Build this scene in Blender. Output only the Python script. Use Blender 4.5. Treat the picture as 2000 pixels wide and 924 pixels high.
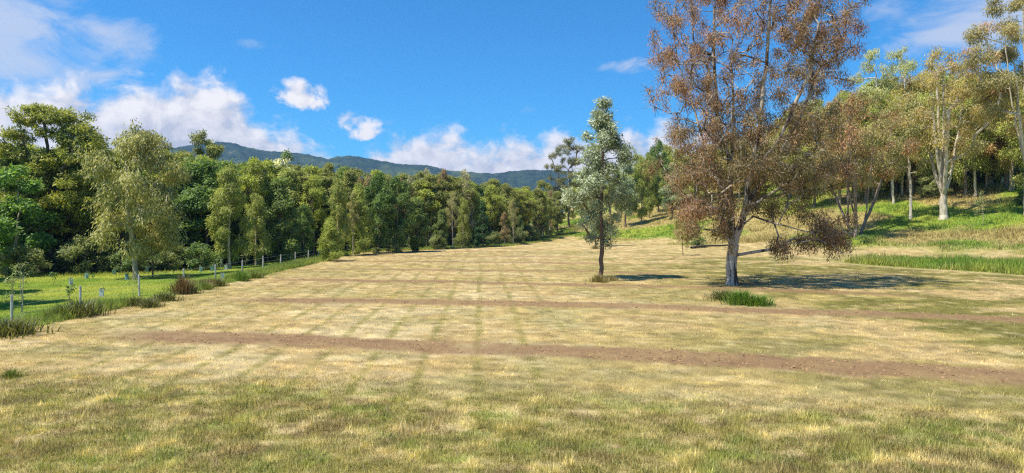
import bpy, math, random
import numpy as np
from mathutils import Vector

for o in list(bpy.data.objects): bpy.data.objects.remove(o)
scene = bpy.context.scene
COL = scene.collection

# ------------------------------------------------------------------ camera
F = 1303.0; HX = 1000.0; HY = 430.0; EYE = 4.6
cam_d = bpy.data.cameras.new("camera"); cam = bpy.data.objects.new("camera", cam_d); COL.objects.link(cam)
cam.location = (0, 0, EYE); cam.rotation_euler = (math.radians(90), 0, 0)
cam_d.sensor_width = 36; cam_d.lens = F / 2000 * 36; cam_d.shift_y = -(462 - HY) / 2000
cam_d.clip_start = 0.1; cam_d.clip_end = 20000
scene.camera = cam

# ------------------------------------------------------------------ light + view
SUN_EL = math.radians(63); SUN_DIR = Vector((-0.91 * math.cos(SUN_EL), -0.414 * math.cos(SUN_EL), math.sin(SUN_EL))).normalized()
HAZE = 1.15e-4; SUN_STRENGTH = 5.0; SKY_STRENGTH = 0.084
sd = bpy.data.lights.new("sun", 'SUN'); sd.energy = SUN_STRENGTH; sd.angle = math.radians(0.55); sd.color = (1.0, 0.94, 0.80)
sun = bpy.data.objects.new("sun", sd); COL.objects.link(sun)
sun.rotation_euler = SUN_DIR.to_track_quat('Z', 'Y').to_euler(); sun.location = (-50, -40, 60)
scene.view_settings.view_transform = 'Standard'; scene.view_settings.look = 'None'
scene.view_settings.exposure = 0.48; scene.view_settings.gamma = 1.0; scene.view_settings.use_curve_mapping = False
scene.cycles.max_bounces = 6; scene.cycles.diffuse_bounces = 3; scene.cycles.glossy_bounces = 1
scene.cycles.transmission_bounces = 4; scene.cycles.transparent_max_bounces = 8; scene.cycles.volume_bounces = 0
scene.cycles.use_denoising = False; scene.cycles.denoiser = 'OPENIMAGEDENOISE'; scene.cycles.denoising_input_passes = 'RGB_ALBEDO_NORMAL'; scene.cycles.denoising_prefilter = 'ACCURATE'
scene.cycles.pixel_filter_type = 'BLACKMAN_HARRIS'; scene.cycles.filter_width = 1.25

class S:
    """socket with arithmetic"""
    nt = None
    def __init__(s, v): s.v = v
    @staticmethod
    def m(op, *a, clamp=False):
        n = S.nt.nodes.new('ShaderNodeMath'); n.operation = op; n.use_clamp = clamp
        for i, q in enumerate(a):
            q = q.v if isinstance(q, S) else q
            if isinstance(q, (int, float)): n.inputs[i].default_value = q
            else: S.nt.links.new(q, n.inputs[i])
        return S(n.outputs[0])
    def __add__(s, o): return S.m('ADD', s, o)
    def __radd__(s, o): return S.m('ADD', o, s)
    def __sub__(s, o): return S.m('SUBTRACT', s, o)
    def __rsub__(s, o): return S.m('SUBTRACT', o, s)
    def __mul__(s, o): return S.m('MULTIPLY', s, o)
    def __rmul__(s, o): return S.m('MULTIPLY', o, s)
    def __truediv__(s, o): return S.m('DIVIDE', s, o)
def sm(a, b, x):
    n = S.nt.nodes.new('ShaderNodeMapRange'); n.interpolation_type = 'SMOOTHSTEP'
    n.inputs['From Min'].default_value = a; n.inputs['From Max'].default_value = b
    S.nt.links.new(x.v, n.inputs['Value']); return S(n.outputs['Result'])
def comb(x, y, z):
    n = S.nt.nodes.new('ShaderNodeCombineXYZ')
    for i, q in enumerate((x, y, z)):
        if isinstance(q, S): S.nt.links.new(q.v, n.inputs[i])
        else: n.inputs[i].default_value = q
    return S(n.outputs[0])
def noise(vec, scale, detail=4, rough=0.5, dist=0.0):
    n = S.nt.nodes.new('ShaderNodeTexNoise'); n.inputs['Scale'].default_value = scale
    n.inputs['Detail'].default_value = detail; n.inputs['Roughness'].default_value = rough; n.inputs['Distortion'].default_value = dist
    if vec is not None: S.nt.links.new(vec.v, n.inputs['Vector'])
    return S(n.outputs['Fac'])
def mix(fac, a, b, blend='MIX'):
    n = S.nt.nodes.new('ShaderNodeMix'); n.data_type = 'RGBA'; n.blend_type = blend
    for sock, q in ((n.inputs[0], fac), (n.inputs[6], a), (n.inputs[7], b)):
        if isinstance(q, S): S.nt.links.new(q.v, sock)
        elif isinstance(q, (int, float)): sock.default_value = q
        else: sock.default_value = (*q, 1)
    return S(n.outputs[2])

# ------------------------------------------------------------------ world: Nishita sky with clouds
world = bpy.data.worlds.new("World"); scene.world = world; world.use_nodes = True
nt = world.node_tree; nt.nodes.clear(); S.nt = nt
sky = nt.nodes.new('ShaderNodeTexSky'); sky.sky_type = 'NISHITA'; sky.sun_disc = False
sky.sun_elevation = SUN_EL; sky.sun_rotation = math.atan2(SUN_DIR.x, SUN_DIR.y)
sky.altitude = 100; sky.air_density = 1.0; sky.dust_density = 0.05; sky.ozone_density = 3.0
tc = nt.nodes.new('ShaderNodeTexCoord'); sep = nt.nodes.new('ShaderNodeSeparateXYZ'); nt.links.new(tc.outputs['Generated'], sep.inputs[0])
X, Y, Z = (S(o) for o in sep.outputs)
U = S.m('ARCTAN2', X, Y); V = S.m('ARCSINE', Z)
def UV(px, py):
    return math.atan((px - HX) / F), math.atan((HY - py) / math.hypot(F, px - HX))
prof = [(-1400, 215), (-700, 190), (-300, 215), (-120, 180), (0, 156), (70, 158), (130, 160), (170, 166), (205, 158), (250, 146), (288, 164), (322, 160), (350, 146), (372, 139),
        (410, 152), (436, 188), (470, 196), (510, 214), (524, 232), (560, 240), (598, 276), (640, 294), (700, 318), (742, 300), (770, 270), (810, 256), (850, 248), (890, 258),
        (912, 288), (950, 280), (985, 266), (1050, 272), (1120, 270), (1180, 262), (1230, 252), (1290, 240), (1340, 246), (1420, 262), (1500, 300), (1600, 330), (2000, 330), (2600, 250), (4000, 240)]
fc = nt.nodes.new('ShaderNodeFloatCurve'); cur = fc.mapping.curves[0]
pts = [((UV(a, b)[0] + 1.6) / 3.2, (UV(a, b)[1] + 0.1) / 0.5) for a, b in prof]
while len(cur.points) < len(pts): cur.points.new(0.5, 0.5)
for p, q in zip(cur.points, pts): p.location = q; p.handle_type = 'VECTOR'
fc.mapping.update()
ua = (U + 1.6) * (1 / 3.2); nt.links.new(ua.v, fc.inputs['Value'])
top = S(fc.outputs[0]) * 0.5 - 0.1
VU = comb(U, V * 1.25, 0.0)
n1 = noise(VU, 21, 9, 0.56, 0.25)
L2 = comb(U - 0.012, V * 1.25 + 0.016, 0.0)
n2 = noise(L2, 21, 9, 0.56, 0.25)
nb = noise(VU, 7, 3, 0.5)
def dens(n, dv):
    d = (top - V - dv) * 26.0; UW = U + (nb - .5) * .05; VW = V + (n - .5) * .03
    for px, py, a, b, w in ((560, 186, 26, 15, .8), (596, 180, 32, 19, 1), (628, 197, 20, 10, .65), (690, 238, 34, 20, 1.0), (664, 254, 34, 18, .8), (632, 268, 30, 15, .6), (712, 250, 18, 12, .6)):
        u0, v0 = UV(px, py)
        bu = (UW - u0) * (F / a); bv = (VW + dv - v0) * (F / b)
        e = (1.0 - (bu * bu + bv * bv) * 0.42) * w - 0.70 + (n - .5) * 3.0
        d = S.m('MAXIMUM', d, e)
    d = S.m('MINIMUM', d, 2.8)
    return d + (n - 0.5) * 3.7 + (nb - 0.5) * 1.3
d1 = dens(n1, 0.0)
alpha = sm(-0.35, 0.85, d1)
lit = S.m('ADD', (n1 - n2) * 3.4, 0.66) - sm(0.3, 3.4, d1) * 0.5 + (nb - 0.5) * 0.6
lit = S.m('MULTIPLY', lit, 1.0, clamp=True)
ccol = mix(lit, (5.2, 5.35, 6.2), (9.0, 8.7, 8.7))
# thin high wisps
st = comb(U * 1.0 + V * 0.9, V * 2.2 - U * 0.5, 3.0)
nw = noise(st, 9, 8, 0.6, 0.6)
wm = None
for px, py, a, b, w in ((20, 60, 120, 70, 1.0), (120, 95, 130, 60, .75), (215, 90, 80, 45, .75), (160, 140, 60, 32, .9), (60, 110, 90, 45, .9), (515, 88, 50, 10, .45), (1760, 30, 50, 40, .65), (1870, 45, 110, 50, .9), (1990, 30, 130, 60, .9),
                        (1230, 128, 60, 16, .45), (760, 237, 20, 10, .4), (1030, 214, 20, 8, .3), (60, 180, 300, 40, .5)):
    u0, v0 = UV(px, py); bu = (U - u0) * (F / a); bv = (V - v0) * (F / b)
    g = S.m('MAXIMUM', 1.0 - (bu * bu + bv * bv) * 0.5, 0.0) * w
    wm = g if wm is None else S.m('MAXIMUM', wm, g)
wa = sm(0.28, 1.05, wm + (nw - 0.5) * 2.0) * sm(0.0, 0.3, wm) * 0.78
SKYC = S(sky.outputs[0])
skyt = mix(1.0, SKYC, (0.30, 0.98, 1.46), 'MULTIPLY')
c = mix(wa, skyt, (5.7, 6.2, 7.4)); c = mix(alpha, c, ccol)
bg = nt.nodes.new('ShaderNodeBackground'); bg.inputs[1].default_value = SKY_STRENGTH
out = nt.nodes.new('ShaderNodeOutputWorld'); nt.links.new(c.v, bg.inputs[0]); nt.links.new(bg.outputs[0], out.inputs[0])
world.cycles.sampling_method = 'MANUAL'; world.cycles.sample_map_resolution = 512

# ------------------------------------------------------------------ numpy noise
def _h(ix, iy, s):
    n = (ix.astype(np.int64) * 374761393 + iy.astype(np.int64) * 668265263 + s * 1442695041) & 0xffffffff
    n = ((n ^ (n >> 13)) * 1274126177) & 0xffffffff
    n = ((n ^ (n >> 16)) * 2246822519) & 0xffffffff
    return ((n ^ (n >> 15)) & 0xffffff) / float(0xffffff)
def vn(x, y, s=0):
    ix = np.floor(x); iy = np.floor(y); fx = x - ix; fy = y - iy
    fx = fx * fx * (3 - 2 * fx); fy = fy * fy * (3 - 2 * fy)
    a = _h(ix, iy, s); b = _h(ix + 1, iy, s); c = _h(ix, iy + 1, s); d = _h(ix + 1, iy + 1, s)
    return (a + (b - a) * fx) * (1 - fy) + (c + (d - c) * fx) * fy
def fbm(x, y, s=0, o=4):
    t = 0; w = 1; tot = 0
    for i in range(o):
        t = t + w * vn(x * 2 ** i + 17.3 * i, y * 2 ** i - 9.1 * i, s + i); tot += w; w *= 0.5
    return t / tot
def ss(a, b, x):
    t = np.clip((x - a) / (b - a), 0, 1); return t * t * (3 - 2 * t)

# ------------------------------------------------------------------ terrain
def uhill(x, y): return 0.87 * x + 0.5 * y - 80
def height(x, y):
    x = np.asarray(x, float); y = np.asarray(y, float)
    u = uhill(x, y) - 4 + 5 * (fbm(x / 30, y / 30, 5, 2) - .5)
    zz = 0.255 * (np.sqrt(u * u + 100) + u) / 2
    z = 62 * np.tanh(zz / 62) * ss(-60, 25, x + np.minimum(0, 0.0 * y)) * (1 - ss(350, 900, y))
    z = z * (1 - .8 * ss(150, 240, y) * (1 - ss(25, 90, x)))
    z = z + 1.6 * (fbm(x / 22 + 3, y / 22, 8, 3) - .5) * ss(2, 40, u)
    z = z + 0.12 * (fbm(x / 6, y / 6, 11, 2) - .5) + 0.035 * (fbm(x / .7, y / .7, 12, 3) - .5)
    z = z - 0.35 * ss(-21.5, -30, x) * (1 - ss(100, 140, y))
    z = z - 0.18 * ss(95, 130, y) * (1 - ss(0, 20, u)) * 0
    return z
def hz(x, y): return float(height(np.array([x]), np.array([y]))[0])
def P(px, py, y0=8.0, y1=420.0):
    ys = np.concatenate([np.linspace(y0, 120, 1500), np.linspace(120, y1, 1200)])
    xs = (px - HX) / F * ys; zr = EYE + (HY - py) / F * ys
    k = np.argmax(height(xs, ys) >= zr)
    return float(xs[k]), float(ys[k])
def AT(px, y): return (px - HX) / F * y, y

def strips(x, y):
    out = np.zeros_like(x); wob = 0.35 * (fbm(x / 4, y / 9, 31, 3) - .5)
    for k, (y0, a, b, w, am, xa, xb) in enumerate(((23.3, .24, .0025, 1.25, 1.0, -16.6, 99), (36.1, .19, .004, 1.2, .95, -17, 99), (48.0, .25, .005, 1.0, .95, -19.5, 26), (59.5, .22, .005, .95, .9, -19.5, 16),
                                         (71, .2, .005, 1.0, .9, -20, 12), (82.5, .2, .005, 1.1, .85, -20, 8), (94, .2, .005, 1.1, .8, -20, 6), (105, .2, .005, 1.1, .8, -20, 4))):
        yc = y0 - a * x - b * x * x + wob
        m = ss(w + .25, w - .40, np.abs(y - yc) + .85 * (fbm(x * 1.1, y * 1.1, 40 + k, 3) - .5)) * am
        m = m * ss(xa - 1, xa + 3.5, x) * (1 - ss(xb - 6, xb, x))
        m = m * ss(-.25, .42, fbm(x / 2.5 + 40 * k, y / 2, 45 + k, 3)); out = np.maximum(out, m)
    return out
def cover(x, y):
    """albedo of the ground cover and masks"""
    x = np.asarray(x, float); y = np.asarray(y, float)
    u = uhill(x, y)
    n1 = fbm(x / 2.2, y / 1.3, 60, 4); n2 = fbm(x / 7, y / 5, 70, 4); n3 = fbm(x / .5, y / .35, 80, 3); n4 = fbm(x / 14, y / 9, 90, 3)
    xl = -20.4 - 0.02 * np.maximum(0, y - 45) + 0.9 * (fbm(y / 3, y * 0 + 4, 21, 3) - .5)
    yb = np.interp(x, [-24, -22, -12, 0, 10, 20, 40], [90, 93, 103, 116, 142, 170, 190]) + 3 * (n2 - .5)
    mown = ss(xl - .25, xl + .25, x) * (1 - ss(yb - 1.5, yb + 1.5, y))
    hillm = ss(-2, 6, u + 14 * (n4 - .5) + 7 * (n2 - .5) + 4 * ss(40, 75, x) )
    hillm = np.where(x > xl, hillm, 0)
    band = ss(-19.5, -17.5, u + 2.0 * (n2 - .5) + 0.18 * (x - 40)) * (1 - ss(-10, -4, u + 8 * (n2 - .5))) * ss(.42, .62, x / np.maximum(y, 1) + .1 * (n2 - .5))
    lush = np.clip(np.maximum(1 - mown, np.maximum(hillm, band)), 0, 1)
    soil = strips(x, y) * (1 - lush)
    # colours
    hay = np.array([.54, .39, .170]); pale = np.array([.67, .53, .285]); olive = np.array([.225, .20, .052]); ygreen = np.array([.42, .355, .10])
    gr = np.array([.19, .29, .032]); gr2 = np.array([.38, .41, .06]); so = np.array([.33, .205, .108]); so2 = np.array([.25, .15, .08]); br = np.array([.30, .20, .10])
    def mx(a, b, t): return a + (b - a) * t[..., None]
    c = mx(hay * np.ones(x.shape + (3,)), pale, ss(.45, .75, n1))
    # greener towards the right, and near the camera
    right = ss(2, 22, x + 6 * (n4 - .5)) * (1 - ss(75, 105, y)) * (1 - ss(-22, -10, u) * ss(60, 80, y) * .9)
    g = ss(.50, .66, n1 * .55 + n2 * .45 + .10 * right)
    c = mx(c, ygreen, np.clip(ss(.42, .62, n2) * (.35 + .45 * right), 0, 1) * .8)
    c = mx(c, olive, np.clip(g * (.38 + .72 * right), 0, 1))
    near = ss(19.8, 15.8, y + 2.2 * (n2 - .5) + .9 * (n1 - .5) + .10 * x + .10 * np.maximum(x,0))
    n5 = fbm(x / .6, y / .4, 141, 4)
    cn = mx(mx(olive * 1.35 * np.ones(x.shape + (3,)), ygreen, ss(.35, .6, n5)), br, ss(.50, .68, fbm(x / .8, y / .6, 95, 4)) * .6)
    cn = mx(cn, pale, ss(.46, .66, n5 * .5 + n3 * .5) * .55)
    cn = mx(cn, gr * 1.1, ss(.60, .74, fbm(x / .9, y / .7, 97, 3)) * .45)
    c = mx(c, cn, near * .93)
    # uncut ridges between the mower swaths
    ph = (x + .046 * (y - 28.5) + 1.42) / 1.72
    wv = .16 * (fbm(x * 0 + np.round(ph) * 3.1, y / 4, 101, 3) - .5)
    dl = np.abs(ph + wv - np.round(ph))
    line = ss(.08 + .13 * fbm(x / .8, y / 1.1, 104, 3), .02, dl - .03 * (n3 - .5)) * ss(.10, .36, fbm(np.round(ph) * 7.7, y / 3.2, 103, 3)) * (1 - ss(0, 4.5, x)) * ss(15, 18, y) * (1 - ss(60, 85, y) * .6)
    c = mx(c, olive * .72 + ygreen * .3, line * (.40 + .34 * ss(.3, .6, n1)))
    # rows of cut grass lying across the field further out
    sw = ss(.52, .72, fbm(x / 6, (y + .22 * x) / .55, 105, 3)) * ss(30, 50, y)
    c = mx(c, br * 1.15, sw * .34)
    cb_ = fbm(x / .9 + 3, (y + .22 * x) / .28, 131, 3); c = mx(c, pale * 1.05, ss(.58, .78, cb_) * .5 * (1 - near)); c = mx(c, olive * .8, ss(.40, .22, cb_) * .40)
    c = c * (0.50 + 1.02 * n3)[..., None]
    sc = mx(so * np.ones(x.shape + (3,)), so2, ss(.55, .8, n3)); sc = mx(sc, hay * .8, ss(.5, .75, fbm(x / .8, y / .5, 107, 3)) * .4)
    c = mx(c, sc, np.clip(soil, 0, 1) * (.90 + .08 * ss(.35, .6, n1)))
    rb = np.hypot((x - 18.5) / 6.5, (y - 45.5) / 5.0); c = mx(c, so * .8, ss(1, .3, rb) * ss(.42, .6, n1 * .5 + n2 * .5) * .75)
    # pale wheel track below the tall grass band on the right
    trk = ss(1.0, .3, np.abs(u + 19.8 + .18 * (x - 40) + 1.0 * (n2 - .5))) * ss(24, 34, x) * (1 - ss(70, 80, y))
    c = mx(c, pale * .95, trk * .6)
    lg = mx(gr * np.ones(x.shape + (3,)), gr2, ss(.35, .7, n2 * .6 + n1 * .4)); 
    dry = ss(.42, .58, fbm(x / 9 + 5, y / 9, 111, 4)) * ss(-4, 4, u) * (x > xl)
    lg = mx(lg, hay * .85, dry * .8)
    lg = lg * (0.82 + .36 * n3)[..., None]
    c = mx(c, lg, lush)
    fl = np.maximum(ss(-25, -33, x + .35 * np.minimum(0, 60 - y) * 0 + 0.0) * 0, 0)
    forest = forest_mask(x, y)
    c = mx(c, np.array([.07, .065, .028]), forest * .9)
    return c, lush, soil, near, forest, hillm, band
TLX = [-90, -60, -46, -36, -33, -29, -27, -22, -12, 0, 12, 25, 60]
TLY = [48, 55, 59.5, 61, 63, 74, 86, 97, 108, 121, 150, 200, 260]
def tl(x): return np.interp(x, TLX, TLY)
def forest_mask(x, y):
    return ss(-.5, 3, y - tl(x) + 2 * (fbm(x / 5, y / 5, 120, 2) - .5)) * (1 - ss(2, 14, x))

# ------------------------------------------------------------------ mesh helpers
def mesh_np(name, co, faces_flat, fsize, cols=None, smooth=False):
    me = bpy.data.meshes.new(name); nv = len(co); nf = len(faces_flat) // fsize
    me.vertices.add(nv); me.vertices.foreach_set('co', np.asarray(co, np.float32).ravel())
    me.loops.add(nf * fsize); me.loops.foreach_set('vertex_index', np.asarray(faces_flat, np.int32))
    me.polygons.add(nf); me.polygons.foreach_set('loop_start', np.arange(0, nf * fsize, fsize, dtype=np.int32))
    me.polygons.foreach_set('loop_total', np.full(nf, fsize, np.int32))
    if smooth: me.polygons.foreach_set('use_smooth', np.ones(nf, bool))
    me.update(calc_edges=True)
    if cols is not None:
        at = me.color_attributes.new('col', 'FLOAT_COLOR', 'POINT')
        c4 = np.ones((nv, 4), np.float32); c4[:, :3] = cols; at.data.foreach_set('color', c4.ravel())
    return me
def link(name, me, mat=None, parent=None, **props):
    o = bpy.data.objects.new(name, me); COL.objects.link(o)
    if mat and me is not None and not me.materials: me.materials.append(mat)
    if parent: o.parent = parent
    for k, v in props.items():
        if v: o[k] = v
    return o
def thing(name, loc, label, category, group=None, rot=0):
    o = bpy.data.objects.new(name, None); COL.objects.link(o); o.location = loc; o.rotation_euler = (0, 0, rot); o.empty_display_size = .3
    o['label'] = label; o['category'] = category
    if group: o['group'] = group
    return o
def newmat(name):
    m = bpy.data.materials.new(name); m.use_nodes = True; m.node_tree.nodes.clear(); S.nt = m.node_tree; return m
def geo(): return S.nt.nodes.new('ShaderNodeNewGeometry')
def attr(n='col'):
    a = S.nt.nodes.new('ShaderNodeAttribute'); a.attribute_name = n; return S(a.outputs['Color'])
def objco():
    t = S.nt.nodes.new('ShaderNodeTexCoord'); return S(t.outputs['Object'])
def finish(sh):
    o = S.nt.nodes.new('ShaderNodeOutputMaterial'); S.nt.links.new(sh, o.inputs[0])
def princ(col, rough=0.9, normal=None, spec=0.2):
    p = S.nt.nodes.new('ShaderNodeBsdfPrincipled'); p.inputs['Roughness'].default_value = rough; p.inputs['Specular IOR Level'].default_value = spec
    if isinstance(col, S): S.nt.links.new(col.v, p.inputs['Base Color'])
    else: p.inputs['Base Color'].default_value = (*col, 1)
    if normal is not None: S.nt.links.new(normal.v, p.inputs['Normal'])
    return p.outputs[0]
def bump(h, strength, dist):
    b = S.nt.nodes.new('ShaderNodeBump'); b.inputs['Strength'].default_value = strength; b.inputs['Distance'].default_value = dist
    S.nt.links.new(h.v, b.inputs['Height']); return S(b.outputs[0])
def mul(col, fac):   # colour * scalar
    v = S.nt.nodes.new('ShaderNodeVectorMath'); v.operation = 'SCALE'; S.nt.links.new(col.v, v.inputs[0]); S.nt.links.new(fac.v, v.inputs['Scale']); return S(v.outputs[0])

# ground material
mat_ground = newmat("ground_cover")
pos = S(geo().outputs['Position'])
nf = noise(pos, 9, 6, .65); ng = noise(pos, 1.4, 5, .6); nh = noise(pos, 38, 3, .6)
col = mul(attr(), 0.40 + nf * 0.50 + nh * 0.40)
finish(princ(col, .95, bump(nf * .8 + nh * .4 + ng, .8, .12), .1))
# leaves
def leaf_mat(name, trans=.36, gloss=.035, rough=.6):
    m = newmat(name); c = attr()
    d = S.nt.nodes.new('ShaderNodeBsdfDiffuse'); t = S.nt.nodes.new('ShaderNodeBsdfTranslucent'); g = S.nt.nodes.new('ShaderNodeBsdfGlossy')
    g.inputs['Roughness'].default_value = rough; g.inputs['Color'].default_value = (.8, .85, .9, 1)
    S.nt.links.new(c.v, d.inputs[0]); tcx = mix(1.0, c, (1.25, 1.3, .55), 'MULTIPLY'); S.nt.links.new(tcx.v, t.inputs[0])
    a = S.nt.nodes.new('ShaderNodeMixShader'); a.inputs[0].default_value = trans; S.nt.links.new(d.outputs[0], a.inputs[1]); S.nt.links.new(t.outputs[0], a.inputs[2])
    b = S.nt.nodes.new('ShaderNodeMixShader'); b.inputs[0].default_value = gloss; S.nt.links.new(a.outputs[0], b.inputs[1]); S.nt.links.new(g.outputs[0], b.inputs[2])
    finish(b.outputs[0]); return m
mat_leaf = leaf_mat("leaves"); mat_grass = leaf_mat("grass_blades", .28, .03, .6); mat_dryleaf = leaf_mat("dry_leaves", .3, .02, .6)
def bark_mat(name, c1, c2, sc=1.0, stretch=.25, lo=.4, hi=.6):
    m = newmat(name); o = objco(); mp = S.nt.nodes.new('ShaderNodeMapping'); mp.inputs['Scale'].default_value = (1, 1, stretch); S.nt.links.new(o.v, mp.inputs[0])
    v = S(mp.outputs[0]); n = noise(v, 3.0 * sc, 5, .6); n2 = noise(v, 22 * sc, 4, .6)
    c = mix(sm(lo, hi, n), c1, c2); c = mul(c, 0.7 + n2 * .6)
    finish(princ(c, .85, bump(n2, .6, .03), .2)); return m
bark_pale = bark_mat("pale_bark", (.55, .46, .34), (.36, .28, .19))
bark_white = bark_mat("white_bark", (.68, .60, .48), (.44, .36, .26))
bark_dark = bark_mat("dark_bark", (.10, .075, .055), (.17, .13, .10))
bark_grey = bark_mat("grey_bark", (.26, .21, .17), (.15, .115, .09))
bark_big = bark_mat("peeling_bark", (.50, .42, .33), (.085, .06, .045), .8, .22, .47, .55)
bark_brown = bark_mat("brown_bark", (.20, .125, .085), (.13, .085, .06))

# ------------------------------------------------------------------ ground sheet (finer near the viewer's side of the field)
az = np.concatenate([np.linspace(-math.pi, -0.86, 40, endpoint=False), np.linspace(-0.86, 0.86, 620), np.linspace(0.86, math.pi, 40)[1:]])
rr = [1.0]
while rr[-1] < 3500: rr.append(rr[-1] * (1.0125 if 8 < rr[-1] < 260 else 1.08))
rr = np.array(rr); A, R = np.meshgrid(az, rr)
gx = R * np.sin(A); gy = R * np.cos(A); gz = height(gx, gy)
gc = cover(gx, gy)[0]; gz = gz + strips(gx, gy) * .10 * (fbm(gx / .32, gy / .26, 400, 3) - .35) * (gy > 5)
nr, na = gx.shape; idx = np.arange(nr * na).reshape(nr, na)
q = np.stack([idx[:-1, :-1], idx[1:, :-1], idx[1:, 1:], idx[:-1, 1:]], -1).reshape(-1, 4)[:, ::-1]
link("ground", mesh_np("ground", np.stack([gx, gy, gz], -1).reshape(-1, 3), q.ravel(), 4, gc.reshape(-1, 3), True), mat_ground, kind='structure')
# the disc under the camera
cpts = [(0, 0, hz(0, 0))] + [(1.02 * math.sin(a), 1.02 * math.cos(a), hz(1.02 * math.sin(a), 1.02 * math.cos(a)) - .004) for a in np.linspace(0, 2 * math.pi, 25)[:-1]]
ct = []
for i in range(24): ct += [0, 1 + (i + 1) % 24, 1 + i]
link("ground_patch", mesh_np("ground_patch", cpts, ct, 3, np.tile([.2, .2, .06], (25, 1))), mat_ground, kind='structure')

# ------------------------------------------------------------------ mountains
mat_hill = newmat("forested_slope")
pos = S(geo().outputs['Position'])
n_a = noise(pos, .035, 6, .7); n_b = noise(pos, .006, 5, .6)
hc = mix(sm(.35, .65, n_a), (.018, .032, .022), (.055, .080, .042)); hc = mix(sm(.52, .66, n_b) * .6, hc, (.10, .13, .045))
hc = mix(sm(.60, .70, noise(pos, .011, 6, .7)) * .45, hc, (.24, .19, .14))
finish(princ(hc, 1.0, bump(n_a, 1.0, 14), 0))
mp_px = [-900, -400, 0, 200, 340, 400, 436, 456, 480, 520, 560, 600, 640, 662, 690, 720, 780, 830, 880, 930, 960, 1000, 1040, 1120, 1200, 1300, 1500, 1900]
mp_py = [330, 300, 290, 300, 288, 280, 277, 279, 287, 294, 297, 301, 310, 305, 304, 310, 320, 322, 333, 337, 339, 334, 331, 334, 345, 350, 370, 400]
MU = [math.atan((p - HX) / F) for p in mp_px]; MV = [(HY - p) / math.hypot(F, q - HX) for p, q in zip(mp_py, mp_px)]
ma = np.linspace(-1.0, .95, 740); mt = np.linspace(0, 1.6, 110)
A, T = np.meshgrid(ma, mt)
Rr = 1700 + 950 * T
rid = np.interp(A, MU, MV) * 2650 + EYE
s_ = np.where(T < 1, T ** 1.25 * (1 - .0) , 1 - (T - 1) * .9)
rav = fbm(A * 34, T * 2.2 + A * 6, 200, 5) - .5
zz = rid * s_ + rav * 95 * np.sin(np.clip(T, 0, 1) * math.pi) + (fbm(A * 260, T * 40, 210, 3) - .5) * 7 * np.clip(T * 3, 0, 1)
zz = zz - 25 * (T < .02)
idx = np.arange(A.size).reshape(A.shape)
q = np.stack([idx[:-1, :-1], idx[1:, :-1], idx[1:, 1:], idx[:-1, 1:]], -1).reshape(-1, 4)[:, ::-1]
link("mountain_ridge", mesh_np("mountain_ridge", np.stack([Rr * np.sin(A), Rr * np.cos(A), zz], -1).reshape(-1, 3), q.ravel(), 4, None, True), mat_hill, kind='structure')

# ------------------------------------------------------------------ haze
hb = [(x, y, z) for z in (-3.0, 345.0) for x, y in ((-3700, -3700), (3700, -3700), (3700, 3700), (-3700, 3700))]
me = bpy.data.meshes.new("haze"); me.from_pydata(hb, [], [(0, 3, 2, 1), (4, 5, 6, 7), (0, 1, 5, 4), (1, 2, 6, 5), (2, 3, 7, 6), (3, 0, 4, 7)]); me.update()
mat_haze = newmat("haze"); pv = S.nt.nodes.new('ShaderNodeVolumePrincipled'); pv.inputs['Color'].default_value = (.30, .58, 1.0, 1); pv.inputs['Density'].default_value = HAZE; pv.inputs['Anisotropy'].default_value = .2
om = S.nt.nodes.new('ShaderNodeOutputMaterial'); S.nt.links.new(pv.outputs[0], om.inputs['Volume'])
link("haze", me, mat_haze, None, kind='stuff')

# ------------------------------------------------------------------ tree builder
def tube_mesh(P0, P1, R0, R1, D0, D1, sides=6):
    """tapered tubes, ring directions D0 / D1 at each end"""
    def ring(Pc, Rc, D):
        ref = np.where(np.abs(D[:, 2:3]) > .9, np.array([[1., 0, 0]]), np.array([[0, 0, 1.]]))
        a = np.cross(D, ref); a /= np.linalg.norm(a, axis=1, keepdims=True) + 1e-9
        # keep a stable frame
        a = np.array([1., 0.13, 0]) - D * (D @ np.array([1., 0.13, 0]))[:, None]; a /= np.linalg.norm(a, axis=1, keepdims=True) + 1e-9
        b = np.cross(D, a)
        th = np.arange(sides) / sides * 2 * math.pi
        return Pc[:, None] + Rc[:, None, None] * (a[:, None] * np.cos(th)[None, :, None] + b[:, None] * np.sin(th)[None, :, None])
    r0 = ring(P0, R0, D0); r1 = ring(P1, R1, D1); n = len(P0)
    co = np.concatenate([r0, r1], 1).reshape(-1, 3)
    base = (np.arange(n) * 2 * sides)[:, None, None]
    i = np.arange(sides); j = (i + 1) % sides
    f = np.stack([i, j, j + sides, i + sides], -1)[None] + base
    return co, f.reshape(-1)
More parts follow.
